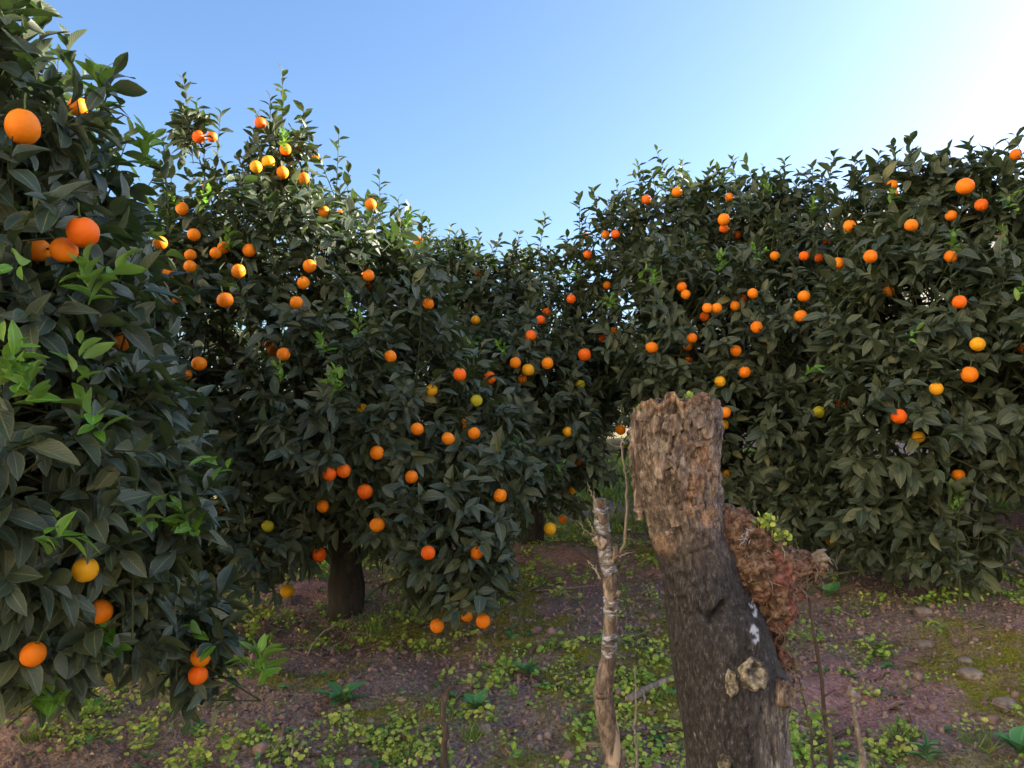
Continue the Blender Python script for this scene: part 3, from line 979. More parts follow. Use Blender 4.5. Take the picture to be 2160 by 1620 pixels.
def spot(px, py, sx, sy, power=2):
    """falloff around a point of the stump's camera-facing side given as a photograph pixel"""
    q = at(px, py, ST_D - .06)
    X = CXg + HR * ux
    e = (np.abs((X - q[0]) / (sx * mpp)) ** power + np.abs((ZZ - q[2]) / (sy * mpp)) ** power)
    return np.exp(-e) * (uy < .15)
bulge = spot(1575, 1335, 42, 48)
dr += .012 * bulge
for px_, py_, sx_, sy_, dd in ((1490, 965, 40, 28, -.010), (1460, 1035, 22, 34, -.013), (1495, 1090, 22, 18, -.009), (1400, 935, 16, 22, -.010), (1412, 870, 26, 18, -.009),
                               (1365, 1060, 10, 50, .006), (1400, 1150, 26, 26, .006), (1660, 1480, 18, 40, .010), (1655, 1460, 14, 26, .008), (1428, 905, 14, 30, -.008)):
    dr += dd * spot(px_, py_, sx_, sy_, 4)
for (xa, ya), (xb, yb), wdt, dd in (((1468, 1290), (1492, 1296), 2.5, .008), ((1492, 1302), (1521, 1268), 6, .022), ((1530, 1282), (1592, 1276), 2.5, .006), ((1441, 1296), (1468, 1290), 2, .005), ((1420, 1272), (1445, 1262), 4, .008),
                                    ((1481, 1215), (1490, 1262), 2, .005), ((1430, 1172), (1500, 1150), 3, .006), ((1560, 1190), (1592, 1262), 4, .009), ((1415, 1200), (1432, 1180), 4, .006),
                                    ((1566, 1520), (1578, 1620), 3, .006), ((1590, 1460), (1630, 1600), 3, .004), ((1650, 1460), (1664, 1600), 4, .010), ((1545, 1310), (1548, 1350), 2.5, .004), ((1565, 1300), (1560, 1360), 2.5, .004)):
    qa, qb = at(xa, ya, ST_D - .06), at(xb, yb, ST_D - .06)
    X = CXg + HR * ux
    ex, ez = qb[0] - qa[0], qb[2] - qa[2]
    tt = np.clip(((X - qa[0]) * ex + (ZZ - qa[2]) * ez) / (ex * ex + ez * ez), 0, 1)
    wob = .007 * fbm(P3 / .014, 3, 151).reshape(ZZ.shape)
    dd_ = np.hypot(X - qa[0] - tt * ex + wob, ZZ - qa[2] - tt * ez + wob)
    dr -= dd * np.exp(-(dd_ / (wdt * mpp)) ** 2) * (uy < .1)
    crackm = np.maximum(crackm, np.exp(-(dd_ / (wdt * .75 * mpp)) ** 2) * (uy < .1))
crackm = np.maximum(crackm, .8 * np.clip(1 - crackv / .05, 0, 1))
crackm = np.maximum(crackm, .8 * np.clip(1 - crackh / .035, 0, 1) * np.clip((ZZ - zs[8]) / .05, 0, 1))
# long fibres on the lower weathered side
fib = fbm(P3 * np.array([1, 1, .10]) / .008, 3, 161).reshape(ZZ.shape)
weath = np.clip((ux - .02) * 2.2, 0, 1) * np.clip((zs[9] - ZZ) / .05, 0, 1)
dr += .0045 * fib * weath
for _ in range(26):                                # small raised pimples of the smooth bark
    zq = rng.uniform(zs[11] - .1, zs[9]); pq = R(rng.uniform(80, 150))
    dr += .0022 * np.exp(-(((ZZ - zq) / .0045) ** 2 + ((PHI - pq) / .055) ** 2))
Rr = HR + dr
SX = CXg + Rr * ux
SY = ST_D + Rr * uy * .95
# jagged rim
rim_px = np.array([1340, 1352, 1366, 1378, 1386, 1394, 1408, 1416, 1432, 1440, 1448, 1462, 1476, 1480, 1494, 1508, 1516, 1524])
rim_y = np.array([856, 846, 841, 852, 846, 829, 828, 846, 850, 838, 833, 829, 833, 848, 842, 846, 852, 862])
topx = PW / 2 + SX[-1] / ST_D * F_PX
rim = np.interp(topx, rim_px, rim_y) + np.where(uy[-1] > 0, 10, 0) + 5 * fbm(np.c_[topx / 7, uy[-1] * 3, 0 * topx], 2, 171)
rz = zs[0] - (rim - 830) * mpp
SZ = ZZ + np.clip((ZZ - (zs[0] - .09)) / .094, 0, 1) ** 1.3 * (rz - z_top)[None, :]
V = np.stack([SX.ravel(), SY.ravel(), SZ.ravel()], 1)
ii = (np.arange(NR - 1)[:, None] * NC + np.arange(NC)[None, :]).ravel()
jj = (np.arange(NR - 1)[:, None] * NC + (np.arange(NC)[None, :] + 1) % NC).ravel()
Fq = [tuple(q) for q in np.stack([jj, ii, ii + NC, jj + NC], 1).tolist()]
Vl = V.tolist()
last = (NR - 1) * NC
prev = [last + k for k in range(NC)]
for s_, dz_ in ((.86, -.004), (.72, -.030), (.45, -.045), (.2, -.05)):     # hollow rotten top
    cur = []
    for k in range(NC):
        q = np.array([cx[-1] + (SX[-1, k] - cx[-1]) * s_, ST_D + (SY[-1, k] - ST_D) * s_, zs[0] - .018 + dz_ + .010 * math.sin(k * 1.7) * s_])
        if s_ == .86: q[2] = SZ[-1, k] + dz_
        Vl.append(q.tolist()); cur.append(len(Vl) - 1)
    for k in range(NC):
        k2 = (k + 1) % NC
        Fq.append((prev[k2], prev[k], cur[k], cur[k2]))
    prev = cur
Vl.append([cx[-1], ST_D, zs[0] - .07])
for k in range(NC):
    Fq.append((prev[(k + 1) % NC], prev[k], len(Vl) - 1))
pad = len(Vl) - NR * NC
# masks stored on the wood: bare wood where the bark has come away, weathered side, paint
bare = np.zeros(ZZ.shape)
for a in ((1490, 965, 40, 30, 1), (1460, 1035, 22, 36, 1), (1497, 1090, 20, 18, 1.3), (1450, 1078, 12, 14, .9), (1400, 1150, 24, 24, .7), (1505, 1005, 12, 14, .7)):
    bare = np.maximum(bare, a[4] * spot(*a[:4], 4))
bare = np.maximum(bare, .75 * np.clip((ZZ - (zs[0] - .022)) / .02, 0, 1))
bare *= np.clip(.65 + .8 * fbm(P3 / .012, 3, 181).reshape(ZZ.shape), 0, 1)
paint = np.maximum(spot(1576, 1332, 11, 19, 2), spot(1590, 1283, 7, 20, 2))
paint = np.clip((paint * (1 + 1.6 * fbm(P3 / .006, 2, 191).reshape(ZZ.shape)) - .45) * 6, 0, 1)
ex = lambda a: np.concatenate([a.ravel(), np.zeros(pad)])
g = N('stump_bark')
co = g.coord((1, 1, .35))
co1 = g.coord()
n1 = g.noise(g.coord((1, 1, .55)), 110, 8, .75)
n2 = g.noise(co1, 22, 4, .6)
grain = g.noise(g.coord((1, 1, .38)), 170, 8, .8)
crk = g.n('TexVoronoi', feature='DISTANCE_TO_EDGE'); crk.inputs['Scale'].default_value = 38
wv = g.n('Mapping'); wv.inputs['Scale'].default_value = (1, 1, .45)
dsp = g.mix(.06, co1, g.n('TexNoise', Scale=40.0).outputs['Color'])
g.l(dsp, wv.inputs[0]); g.l(wv.outputs[0], crk.inputs['Vector'])
A = lambda nme: g.n('Attribute', attribute_name=nme).outputs['Fac']
darkb = g.ramp(grain, [(.36, (.010, .009, .011)), (.49, (.036, .031, .037)), (.58, (.075, .066, .073)), (.67, (.30, .28, .285))])
flak = g.ramp(n1, [(.34, (.026, .018, .017)), (.46, (.11, .076, .064)), (.56, (.22, .165, .145)), (.70, (.50, .43, .39))])
col = g.mix(A('upper'), darkb, flak)
weat = g.ramp(g.noise(g.coord((1, 1, .12)), 130, 5, .7), [(.34, (.04, .032, .032)), (.5, (.17, .14, .13)), (.66, (.42, .37, .35))])
col = g.mix(A('weather'), col, weat)
col = g.mix(g.math('MULTIPLY', g.math('MULTIPLY', A('upper'), g.ramp(n2, [(.52, (0, 0, 0)), (.66, (1, 1, 1))])), .5), col, (.36, .31, .27))
wood = g.ramp(n1, [(.34, (.20, .09, .055)), (.5, (.44, .26, .17)), (.66, (.62, .44, .33))])
col = g.mix(A('bare'), col, wood)
cfac = g.ramp(crk.outputs['Distance'], [(.0, (1, 1, 1)), (.05, (0, 0, 0))])
col = g.mix(g.math('MULTIPLY', cfac, .8), col, (.012, .010, .010))
col = g.mix(g.math('MULTIPLY', A('crack'), .85), col, (.010, .008, .008))
col = g.mix(A('paint'), col, (.50, .53, .66))
nrm = g.bump(g.mix(A('upper'), grain, n1), 1.0, .006)
nrm = g.bump(cfac, -.9, .005, nrm)
M['stump'] = g.fin(col, g.mix(A('upper'), (.58, .58, .58), (.9, .9, .9)), nrm, .35)
stump = empty('tree_stump', (cx[0], ST_D, gz(cx[0], ST_D)))
tag(stump, 'tall broken tree stump with cracked dark bark and jagged top', 'tree stump')
put('trunk', Vl, Fq, M['stump'], stump, attrs={'upper': ex(np.clip(rough * 1.2 + .2 * big * rough, 0, 1)), 'weather': ex(weath), 'bare': ex(np.clip(bare, 0, 1)), 'paint': ex(paint), 'crack': ex(crackm)})

g = N('loose_bark')
n1 = g.noise(g.coord((1, 1, .3)), 80, 6, .7)
M['loose_bark'] = g.fin(g.ramp(n1, [(.34, (.028, .020, .018)), (.46, (.11, .080, .068)), (.57, (.23, .175, .155)), (.7, (.48, .41, .37))]), .9, g.bump(n1, 1, .006), .2)
g = N('rotten_wood')
n1 = g.noise(g.coord(), 60, 7, .72)
n2 = g.noise(g.coord(), 14, 3)
c1 = g.ramp(n1, [(.34, (.022, .014, .010)), (.46, (.11, .066, .048)), (.57, (.26, .165, .12)), (.7, (.46, .34, .27))])
c2 = g.ramp(n1, [(.34, (.07, .026, .022)), (.5, (.25, .105, .085)), (.68, (.44, .24, .21))])
c1 = g.mix(g.ramp(n2, [(.50, (0, 0, 0)), (.62, (1, 1, 1))]), c1, c2)
M['rot'] = g.fin(c1, .95, g.bump(n1, 1.0, .012), .12)
g = N('cut_wood')
n1 = g.noise(g.coord(), 55, 5, .65)
M['cut'] = g.fin(g.ramp(n1, [(.34, (.028, .024, .022)), (.45, (.095, .08, .066)), (.55, (.23, .20, .155)), (.68, (.45, .41, .35))]), .85, g.bump(n1, .8, .005), .2)
M['web'] = N('grey_paint_threads').fin((.36, .38, .48), .7)

def surf(px, py, inset=.0):
    """the stump's camera-facing surface under a photograph pixel"""
    d = ray(px, py)
    z_ = at(px, py, ST_D - .07)[2]
    j = int(np.clip(np.searchsorted(zz, z_), 0, NR - 1))
    front_ = np.where(uy[j] < -.02)[0]
    k = front_[np.argmin(np.abs(SX[j, front_] - at(px, py, ST_D - .07)[0]))]
    return np.array([SX[j, k], SY[j, k] + inset, SZ[j, k]])

def flake(px, py, w, h, thick, tilt, seed):
    """a small jagged plate of bark standing off the trunk"""
    r_ = np.random.default_rng(seed)
    c = surf(px, py)
    out = norm(np.array([c[0] - np.interp(c[2], zz, cx), c[1] - ST_D, 0]))
    side = np.array([-out[1], out[0], 0])
    n = 9
    rim_ = []
    for k in range(n):
        a = 2 * math.pi * k / n
        q = (.55 + .75 * r_.random())
        rim_.append((w * mpp / 2 * q * math.cos(a), h * mpp / 2 * q * math.sin(a)))
    V_, F_ = [], []
    for off in (-.006, thick):
        for a, b in rim_:
            V_.append(c + side * a + np.array([0, 0, b]) + out * (off + (tilt * (b / (h * mpp)) if off > 0 else 0) - 18 * a * a))
    V_.append(c + out * (thick + .002)); V_.append(c - out * .006)
    for k in range(n):
        k2 = (k + 1) % n
        F_ += [(k, k2, n + k2, n + k), (n + k, n + k2, 2 * n), (k2, k, 2 * n + 1)]
    return V_, F_
for k, (px, py, w, h, th, ti) in enumerate([(1352, 900, 22, 60, .006, .004), (1350, 985, 18, 80, .008, .006), (1358, 1062, 16, 70, .006, -.004), (1430, 885, 44, 26, .006, .006), (1478, 890, 50, 34, .006, -.004), (1420, 905, 30, 40, .005, .004),
                                            (1500, 900, 26, 44, .005, .003), (1385, 890, 26, 34, .006, -.005), (1440, 985, 34, 40, .005, .004), (1395, 985, 40, 50, .004, .003), (1430, 1000, 20, 34, .006, .004), (1395, 1050, 44, 42, .004, -.003),
                                            (1480, 940, 50, 14, .006, .002), (1510, 1035, 12, 36, .008, .004), (1470, 1060, 22, 16, .005, .003), (1430, 1095, 40, 40, .004, .003), (1412, 1128, 30, 12, .006, .004), (1385, 1105, 18, 36, .006, .004), (1505, 950, 16, 40, .006, .004), (1460, 905, 18, 20, .007, .004)]):
    put('bark_flake', *flake(px, py, w, h, th, ti, k), M['loose_bark'], stump, smooth=False)
# the long loose strip of old bark down one edge
strip_px = [(1343, 860), (1338, 905), (1336, 950), (1339, 1000), (1345, 1050), (1350, 1095)]
sp_ = spline([at(a, b, ST_D + .01) for a, b in strip_px], 40)
sw = .011 + .005 * fbm(np.c_[np.arange(40) / 4, np.zeros(40), np.zeros(40)], 2, 5)
V_, F_ = [], []
for i, q in enumerate(sp_):
    e = .006 * vnoise(np.array([[i / 2.1, 0, 3]]), 3)[0]
    for dx, dy in ((-.5, -.008), (.5, -.012), (.6, .012), (-.5, .008)):
        V_.append(q + np.array([dx * (sw[i] + e) - .003 * (i % 3 == 0), dy * 1.6, 0]))
for i in range(39):
    for k in range(4):
        F_.append((i * 4 + k, i * 4 + (k + 1) % 4, i * 4 + 4 + (k + 1) % 4, i * 4 + 4 + k))
F_ += [(3, 2, 1, 0), (156, 157, 158, 159)]
put('bark_strip', V_, F_, M['loose_bark'], stump, smooth=False)

def blob(name, balls, voxel, amp, freq, seed, mat, parent):
    """balls merged into one surface, then roughened"""
    bag = Bag()
    for (px, py, dp, r) in balls:
        c = at(px, py, dp)
        rows, segs = 10, 16
        o = len(bag.v)
        for i in range(rows + 1):
            for k in range(segs):
                th, pp = math.pi * i / rows, 2 * math.pi * k / segs
                rr_ = max(math.sin(th), .02)
                bag.v.append(c + r * np.array([rr_ * math.cos(pp), rr_ * math.sin(pp), math.cos(th)]))
        for i in range(rows):
            for k in range(segs):
                bag.f.append((o + i * segs + k, o + (i + 1) * segs + k, o + (i + 1) * segs + (k + 1) % segs, o + i * segs + (k + 1) % segs))
        bag.f.append(tuple(o + k for k in range(segs)))
        bag.f.append(tuple(o + rows * segs + k for k in reversed(range(segs))))
    tmp = bpy.data.objects.new('tmp', mesh_data('tmp', bag.v, bag.f, None))
    C.objects.link(tmp)
    md = tmp.modifiers.new('r', 'REMESH')
    md.mode = 'VOXEL'; md.voxel_size = voxel
    dg = bpy.context.evaluated_depsgraph_get()
    ev = tmp.evaluated_get(dg).to_mesh()
    nv = len(ev.vertices)
    v = np.empty(nv * 3, np.float32); ev.vertices.foreach_get('co', v); v = v.reshape(-1, 3).astype(float)
    nn = np.empty(nv * 3, np.float32); ev.vertices.foreach_get('normal', nn); nn = nn.reshape(-1, 3)
    faces = [tuple(p.vertices) for p in ev.polygons]
    tmp.evaluated_get(dg).to_mesh_clear()
    bpy.data.objects.remove(tmp)
    a = fbm(v * freq, 4, seed, .6)
    b = np.abs(fbm(v * freq * 2.6, 3, seed + 5))
    v = v + nn * (amp * (a * 1.2 - np.clip(.22 - b, 0, 1) * 3.0))[:, None]
    return put(name, v, faces, mat, parent)

rot_balls = [(1530, 1110, 1.51, .040), (1555, 1130, 1.50, .052), (1580, 1140, 1.50, .048), (1610, 1165, 1.50, .048), (1590, 1200, 1.49, .052), (1640, 1190, 1.50, .042), (1620, 1230, 1.49, .048), (1665, 1195, 1.50, .032),
             (1690, 1190, 1.50, .026), (1714, 1190, 1.50, .025), (1728, 1192, 1.50, .020), (1635, 1270, 1.50, .042), (1650, 1290, 1.51, .030), (1622, 1300, 1.51, .032), (1670, 1240, 1.51, .026), (1570, 1170, 1.50, .045),
             (1720, 1215, 1.505, .012), (1640, 1320, 1.52, .022), (1640, 1350, 1.53, .020), (1650, 1395, 1.53, .024), (1655, 1440, 1.53, .022)]
rot = blob('rotten_stub', rot_balls, .0035, .0105, 34, 201, M['rot'], stump)
rot['label'] = 'crumbling reddish rotten branch stub'
fb = Bag()
r_ = np.random.default_rng(5)
for k in range(230):                                # torn fibres of the rotten wood
    b_ = rot_balls[int(r_.integers(0, len(rot_balls)))]
    c = at(*b_[:3])
    dd_ = norm(r_.normal(0, 1, 3) + np.array([.1, -.7, 0]))
    p0 = c + dd_ * b_[3] * .93
    tdir = norm(np.cross(dd_, r_.normal(0, 1, 3)) + np.array([0, 0, -.5]))
    ln = r_.uniform(.012, .045)
    p1 = p0 + tdir * ln * .5 + dd_ * .007
    p2 = p0 + tdir * ln + dd_ * r_.uniform(-.003, .006)
    fb.add(tube([p0, p1, p2], [.0009, .0008, .0004], 3, cap=False))
put('wood_fibres', fb.v, fb.f, M['dry'], rot)
sb = Bag()
for (pa, pb, pc, r_a) in (((1705, 1192), (1732, 1168), (1757, 1191), .0065), ((1702, 1186), (1728, 1164), (1744, 1160), .0055), ((1700, 1196), (1738, 1178), (1752, 1180), .006), ((1710, 1200), (1735, 1190), (1748, 1204), .004)):
    q_ = spline([at(*pa, 1.495), at(*pb, 1.485), at(*pc, 1.488)], 9)
    sb.add(tube(q_, np.interp(np.linspace(0, 1, 9), [0, .5, 1], [r_a, r_a, .0008]), 6, jit=.5))
put('snag', sb.v, sb.f, M['dry'], rot, smooth=False)

def knot(px, py, w, h, depth, seed, mat):
    """a sawn-off branch knot: a callused ring round a rough cut face"""
    r_ = np.random.default_rng(seed)
    c = surf(px, py)
    out = norm(np.array([(c[0] - np.interp(c[2], zz, cx)) * .6, -.08, .015]))
    sd = norm(np.cross(np.array([0, 0, 1.]), out)); up = np.cross(out, sd)
    V_, F_ = [], []
    nk = 28
    prof = [(1.45, -.008), (1.25, .25 * depth), (1.1, .8 * depth), (.98, depth), (.84, .86 * depth), (.62, .80 * depth), (.36, .70 * depth)]
    lob = 1 + .10 * np.sin(2 * np.linspace(0, 2 * math.pi, nk, endpoint=False) + seed) + .09 * r_.normal(0, 1, nk)
    for s, o_ in prof:
        for k in range(nk):
            a = 2 * math.pi * k / nk
            V_.append(c + sd * (w * mpp / 2 * s * lob[k] * math.cos(a)) + up * (h * mpp / 2 * s * lob[k] * math.sin(a)) + out * (o_ + r_.normal(0, .0018)))
    V_.append(c + out * depth * .6)
    for i in range(len(prof) - 1):
        for k in range(nk):
            F_.append((i * nk + k, i * nk + (k + 1) % nk, (i + 1) * nk + (k + 1) % nk, (i + 1) * nk + k))
    for k in range(nk):
        F_.append(((len(prof) - 1) * nk + k, (len(prof) - 1) * nk + (k + 1) % nk, len(V_) - 1))
    o = put('cut_knot', V_, F_, mat, stump)
    return o
knot(1533, 1428, 20, 46, .005, 3, M['cut'])
knot(1583, 1416, 42, 54, .010, 8, M['cut'])
knot(1528, 1606, 20, 30, .012, 12, M['cut'])
knot(1652, 1465, 26, 46, .014, 15, M['loose_bark'])
web = Bag()
r_ = np.random.default_rng(9)
for k in range(12):
    p0 = at(1572 + r_.normal(0, 5), 1135 + r_.normal(0, 14), 1.440)
    p1 = p0 + np.array([r_.normal(-.002, .006), -.002, r_.normal(-.004, .006)])
    web.add(tube([p0, (p0 + p1) / 2 + r_.normal(0, .002, 3), p1], [.0003, .0007, .0003], 4))
put('paint_thread', web.v, web.f, M['web'], stump)

def lettuce(px, py, dp, n, spread, size):
    lv = []
    c = at(px, py, dp)
    pp = c + rng.normal(0, spread, (n, 3)) * np.array([1, .5, .6])
    l = norm(rng.normal(0, .8, (n, 3)) + np.array([0, -.4, .8]))
    return frames(pp, l, rng.normal(0, 1, (n, 3)) + np.array([0, -.5, .6]), rng.uniform(.6, 1.2, n) * size, rng.uniform(.6, 1.1, n) * size, rng.uniform(.5, 1, n), .8)
for px, py, dp, n, sp, sz in ((1618, 1102, 1.462, 60, .009, .010), (1648, 1132, 1.458, 34, .006, .011), (1455, 838, 1.46, 14, .006, .010), (1348, 860, 1.5, 8, .003, .008), (1428, 846, 1.46, 8, .003, .007)):
    o = link('moss_tuft', lettuce(px, py, dp, n, sp, sz).mesh('moss_tuft', T_ROUND, M['weed']), stump)
    o['label'] = 'tuft of pale green sprouting leaves'

# ------------------------------------------------------------------ the pruned young stem with wrapped bands
g = N('pruned_stem_bark')
n1 = g.noise(g.coord((1, 1, .4)), 90, 6, .7)
n2 = g.noise(g.coord((1, 1, .3)), 40, 3)
c1 = g.ramp(n1, [(.32, (.035, .024, .022)), (.47, (.11, .080, .072)), (.62, (.24, .19, .175))])
c1 = g.mix(g.ramp(n2, [(.56, (0, 0, 0)), (.64, (1, 1, 1))]), c1, (.42, .34, .29))
M['stem'] = g.fin(c1, .8, g.bump(n1, .9, .004), .3)
g = N('grafting_tape')
n1 = g.noise(g.coord((1, 1, 4)), 60, 4, .6)
M['tape'] = g.fin(g.ramp(n1, [(.36, (.08, .07, .075)), (.48, (.18, .17, .20)), (.6, (.38, .39, .50))]), .3, g.bump(n1, .8, .003), .5)
SD = 1.62
px_st = [(1265, 1052), (1268, 1085), (1272, 1130), (1282, 1180), (1287, 1230), (1289, 1290), (1286, 1340), (1283, 1390), (1274, 1440), (1272, 1465), (1280, 1520), (1293, 1590), (1298, 1640), (1300, 1800), (1296, 2100), (1290, 2380)]
wd_st = [27, 29, 30, 32, 31, 29, 28, 30, 40, 42, 40, 40, 42, 44, 46, 50]
ctr = np.array([at(a, b, SD) for a, b in px_st])
n = 150
sp_ = spline(ctr, n, .0004)
rw = np.interp(np.linspace(0, 1, n), np.linspace(0, 1, len(wd_st)), np.array(wd_st) / 2 * SD / F_PX)
zgr = gz(sp_[-1][0], SD)
stake = empty('pruned_stem', (sp_[-1][0], SD, zgr))
tag(stake, 'thin pruned young stem wrapped with grey grafting tape, beside the stump', 'tree stem')
Vv, Fv = tube(sp_, rw, 28)
Vv = np.array(Vv)
axis_pt = np.vstack([np.repeat(sp_, 28, 0), sp_[:1], sp_[-1:]])
nrm_ = norm(Vv - axis_pt)
Vv = Vv + nrm_ * (.0022 * fbm(Vv / .02, 3, 301) + .0010 * fbm(Vv / .006, 2, 305))[:, None]
put('stem', Vv, Fv, M['stem'], stake)
zat = lambda y: int(np.argmin(np.abs(sp_[:, 2] - at(1285, y, SD)[2])))
for y0, y1, ex_ in ((1072, 1080, .0016), (1098, 1125, .0014), (1157, 1190, .0018), (1193, 1212, .0012), (1262, 1276, .0024), (1280, 1296, .0026), (1338, 1350, .0022), (1354, 1366, .0026), (1369, 1382, .0020)):
    a, b = zat(y0), zat(y1)
    m = max(4, b - a + 1)
    q = np.stack([np.interp(np.linspace(a, b, 9), np.arange(n), sp_[:, c]) for c in range(3)], 1)
    rad_ = np.interp(np.linspace(a, b, 9), np.arange(n), rw) + .6 * ex_ * np.array([.3, 1, .8, 1.1, .8, 1.1, .8, 1, .3])
    tv, tf = tube(q, rad_, 20)
    tv = np.array(tv); tv = tv + .0010 * rng.normal(0, 1, tv.shape); tv[:, 2] += .004 * np.sin((tv[:, 0] - q[0][0]) * 220 + y0)
    put('tape_band', tv, tf, M['tape'], stake)
def twig(parent, pts, r0, r1, mat='dry', nm='twig', thorns=0):
    b_ = Bag()
    q = spline(pts, max(8, len(pts) * 4), .0012)
    b_.add(tube(q, np.linspace(r0, r1, len(q)), 6))
    for k in range(thorns):
        i = int(rng.integers(2, len(q) - 1))
        dd_ = norm(rng.normal(0, 1, 3) + np.array([0, 0, .5]))
        b_.add(tube([q[i], q[i] + dd_ * .010, q[i] + dd_ * .018], [r0 * .55, r0 * .35, .0003], 4))
    return put(nm, b_.v, b_.f, M[mat], parent)
A2 = lambda pts, d: [at(a, b, d) for a, b in pts]
twig(stake, A2([(1296, 1185), (1306, 1168), (1318, 1140), (1321, 1090), (1322, 1020), (1317, 985), (1311, 945), (1311, 920)], 1.60), .0042, .0016, thorns=5)
twig(stake, A2([(1296, 1178), (1318, 1169), (1342, 1164)], 1.59), .0026, .0007)
twig(stake, A2([(1318, 1136), (1328, 1138), (1338, 1138)], 1.59), .0016, .0005)
twig(stake, A2([(1262, 1132), (1245, 1124), (1231, 1114), (1221, 1101)], 1.60), .0024, .0007, thorns=2)
twig(stake, A2([(1256, 1128), (1248, 1110), (1238, 1094)], 1.60), .0018, .0006)
twig(stake, A2([(1268, 1222), (1256, 1202), (1246, 1190), (1238, 1182)], 1.60), .0026, .0008, thorns=2)
twig(stake, A2([(1256, 1056), (1246, 1035), (1239, 1018)], 1.62), .0016, .0006)
twig(stake, A2([(1252, 1054), (1254, 1036)], 1.62), .0014, .0008)
twig(stake, A2([(1312, 945), (1292, 937), (1277, 932)], 1.60), .0014, .0005)
put('branch_stub', *tube(spline(A2([(1290, 1185), (1300, 1165), (1297, 1150)], 1.60), 8), np.linspace(.010, .006, 8), 9, jit=.2), M['stem'], stake)
put('branch_stub', *tube(spline(A2([(1275, 1150), (1262, 1140), (1254, 1132)], 1.60), 8), np.linspace(.013, .009, 8), 9, jit=.2), M['stem'], stake)
put('branch_stub', *tube(spline(A2([(1292, 1262), (1304, 1253), (1306, 1245)], 1.60), 8), np.linspace(.006, .004, 8), 8, jit=.2), M['stem'], stake)

# ------------------------------------------------------------------ bare stems, sticks and fallen branches
def upright(pxs, depth, r0, r1, label, mat='dry', extra=None, name='bare_stem', cat='stem'):
    p = [at(a, b, depth) for a, b in pxs]
    last = p[-1]
    gzv = gz(last[0], last[1]) - .03
    if last[2] > gzv + .05:
        p.append(np.array([last[0] + .01, last[1], gzv]))
    q = spline(p, 40, .0014)
    b_ = Bag().add(tube(q, np.linspace(r0, r1, 40), 7, jit=.15))
    base = np.array([q[-1][0], q[-1][1], gz(q[-1][0], q[-1][1])])
    if extra:
        for e in extra:
            b_.add(tube(spline([at(a, b, depth) for a, b in e], 8), np.linspace(r0 * .8, .0006, 8), 5))
    return tag(single(name, b_.v, b_.f, M[mat], base), label, cat)
upright([(1340, 1405), (1341, 1470), (1339, 1540), (1344, 1620)], 1.9, .0018, .0042, 'thin pale bare stem standing between the wrapped stem and the stump')
upright([(1699, 1196), (1705, 1250), (1716, 1330), (1732, 1430), (1742, 1530), (1752, 1620)], 1.75, .0028, .0058, 'long bare brown stem leaning past the rotten stub', 'brown_stick', [[(1722, 1350), (1700, 1372), (1672, 1392)], [(1738, 1470), (1760, 1455)]])
upright([(1672, 1395), (1688, 1450), (1702, 1510), (1713, 1575)], 1.9, .002, .0035, 'short bare stem leaning against the stump foot', 'brown_stick')
sx_ = upright([(1801, 1490), (1806, 1530), (1818, 1580), (1822, 1620)], 2.3, .0052, .0125, 'pale dead stem with a broken blocky head, standing in the weeds', 'dry')
hd = blob('broken_head', [(1797, 1462, 2.3, .015), (1806, 1470, 2.3, .013), (1799, 1478, 2.3, .011)], .003, .004, 60, 7, M['dry'], None)
hd.parent = sx_
hd.matrix_parent_inverse = Matrix.Translation(-sx_.location)
upright([(955, 1443), (938, 1470), (934, 1510), (940, 1548), (936, 1590), (942, 1640)], 2.85, .010, .012, 'crooked brown stick with a pale cut tip standing in the soil', 'brown_stick')

def lying(pxs, r0, r1, label, mat='brown_stick', lift=.006, forks=()):
    p = []
    for a, b in pxs:
        q = on_ground(a, b)
        q[2] = gz(q[0], q[1]) + r0 * .7 + lift
        p.append(q)
    q = spline(p, 26, .002)
    b_ = Bag().add(tube(q, np.linspace(r0, r1, 26), 8, jit=.18))
    for (i, f) in forks:
        e = [q[i]] + [q[i] + np.array(v) for v in f]
        b_.add(tube(spline(e, 8), np.linspace(r0 * .6, .0012, 8), 5))
    return tag(single('fallen_branch', b_.v, b_.f, M[mat], q[13]), label, 'branch', 'fallen branches on the soil')
lying([(1325, 1490), (1350, 1472), (1385, 1455), (1440, 1440), (1500, 1430)], .018, .012, 'thick grey fallen branch reaching behind the stump', 'dry')
lying([(1358, 1350), (1370, 1368), (1384, 1388)], .012, .010, 'short broken brown branch among moss beside the stump')
lying([(1290, 1565), (1360, 1560), (1450, 1548)], .011, .008, 'dark thin branch on the soil behind the wrapped stem foot')
lying([(1700, 1590), (1740, 1570), (1800, 1545)], .011, .007, 'brown branch lying beside the stump foot')
lying([(1080, 1420), (1150, 1440), (1240, 1490)], .006, .004, 'thin brown twig lying in the weeds near the wrapped stem')
lying([(640, 1605), (720, 1598), (790, 1600)], .007, .004, 'thin dark twig lying on red soil near the pale dead twigs')
lying([(1130, 1250), (1200, 1245), (1265, 1240)], .006, .004, 'thin grey twig under the low tree', 'dry')
lying([(1760, 1225), (1850, 1208), (1910, 1203)], .006, .003, 'pale dry twig under the heavily cropped tree', 'dry', .03, [(8, [(.05, 0, .10), (.07, .02, .2)]), (14, [(-.06, 0, .09), (-.10, 0, .17)])])

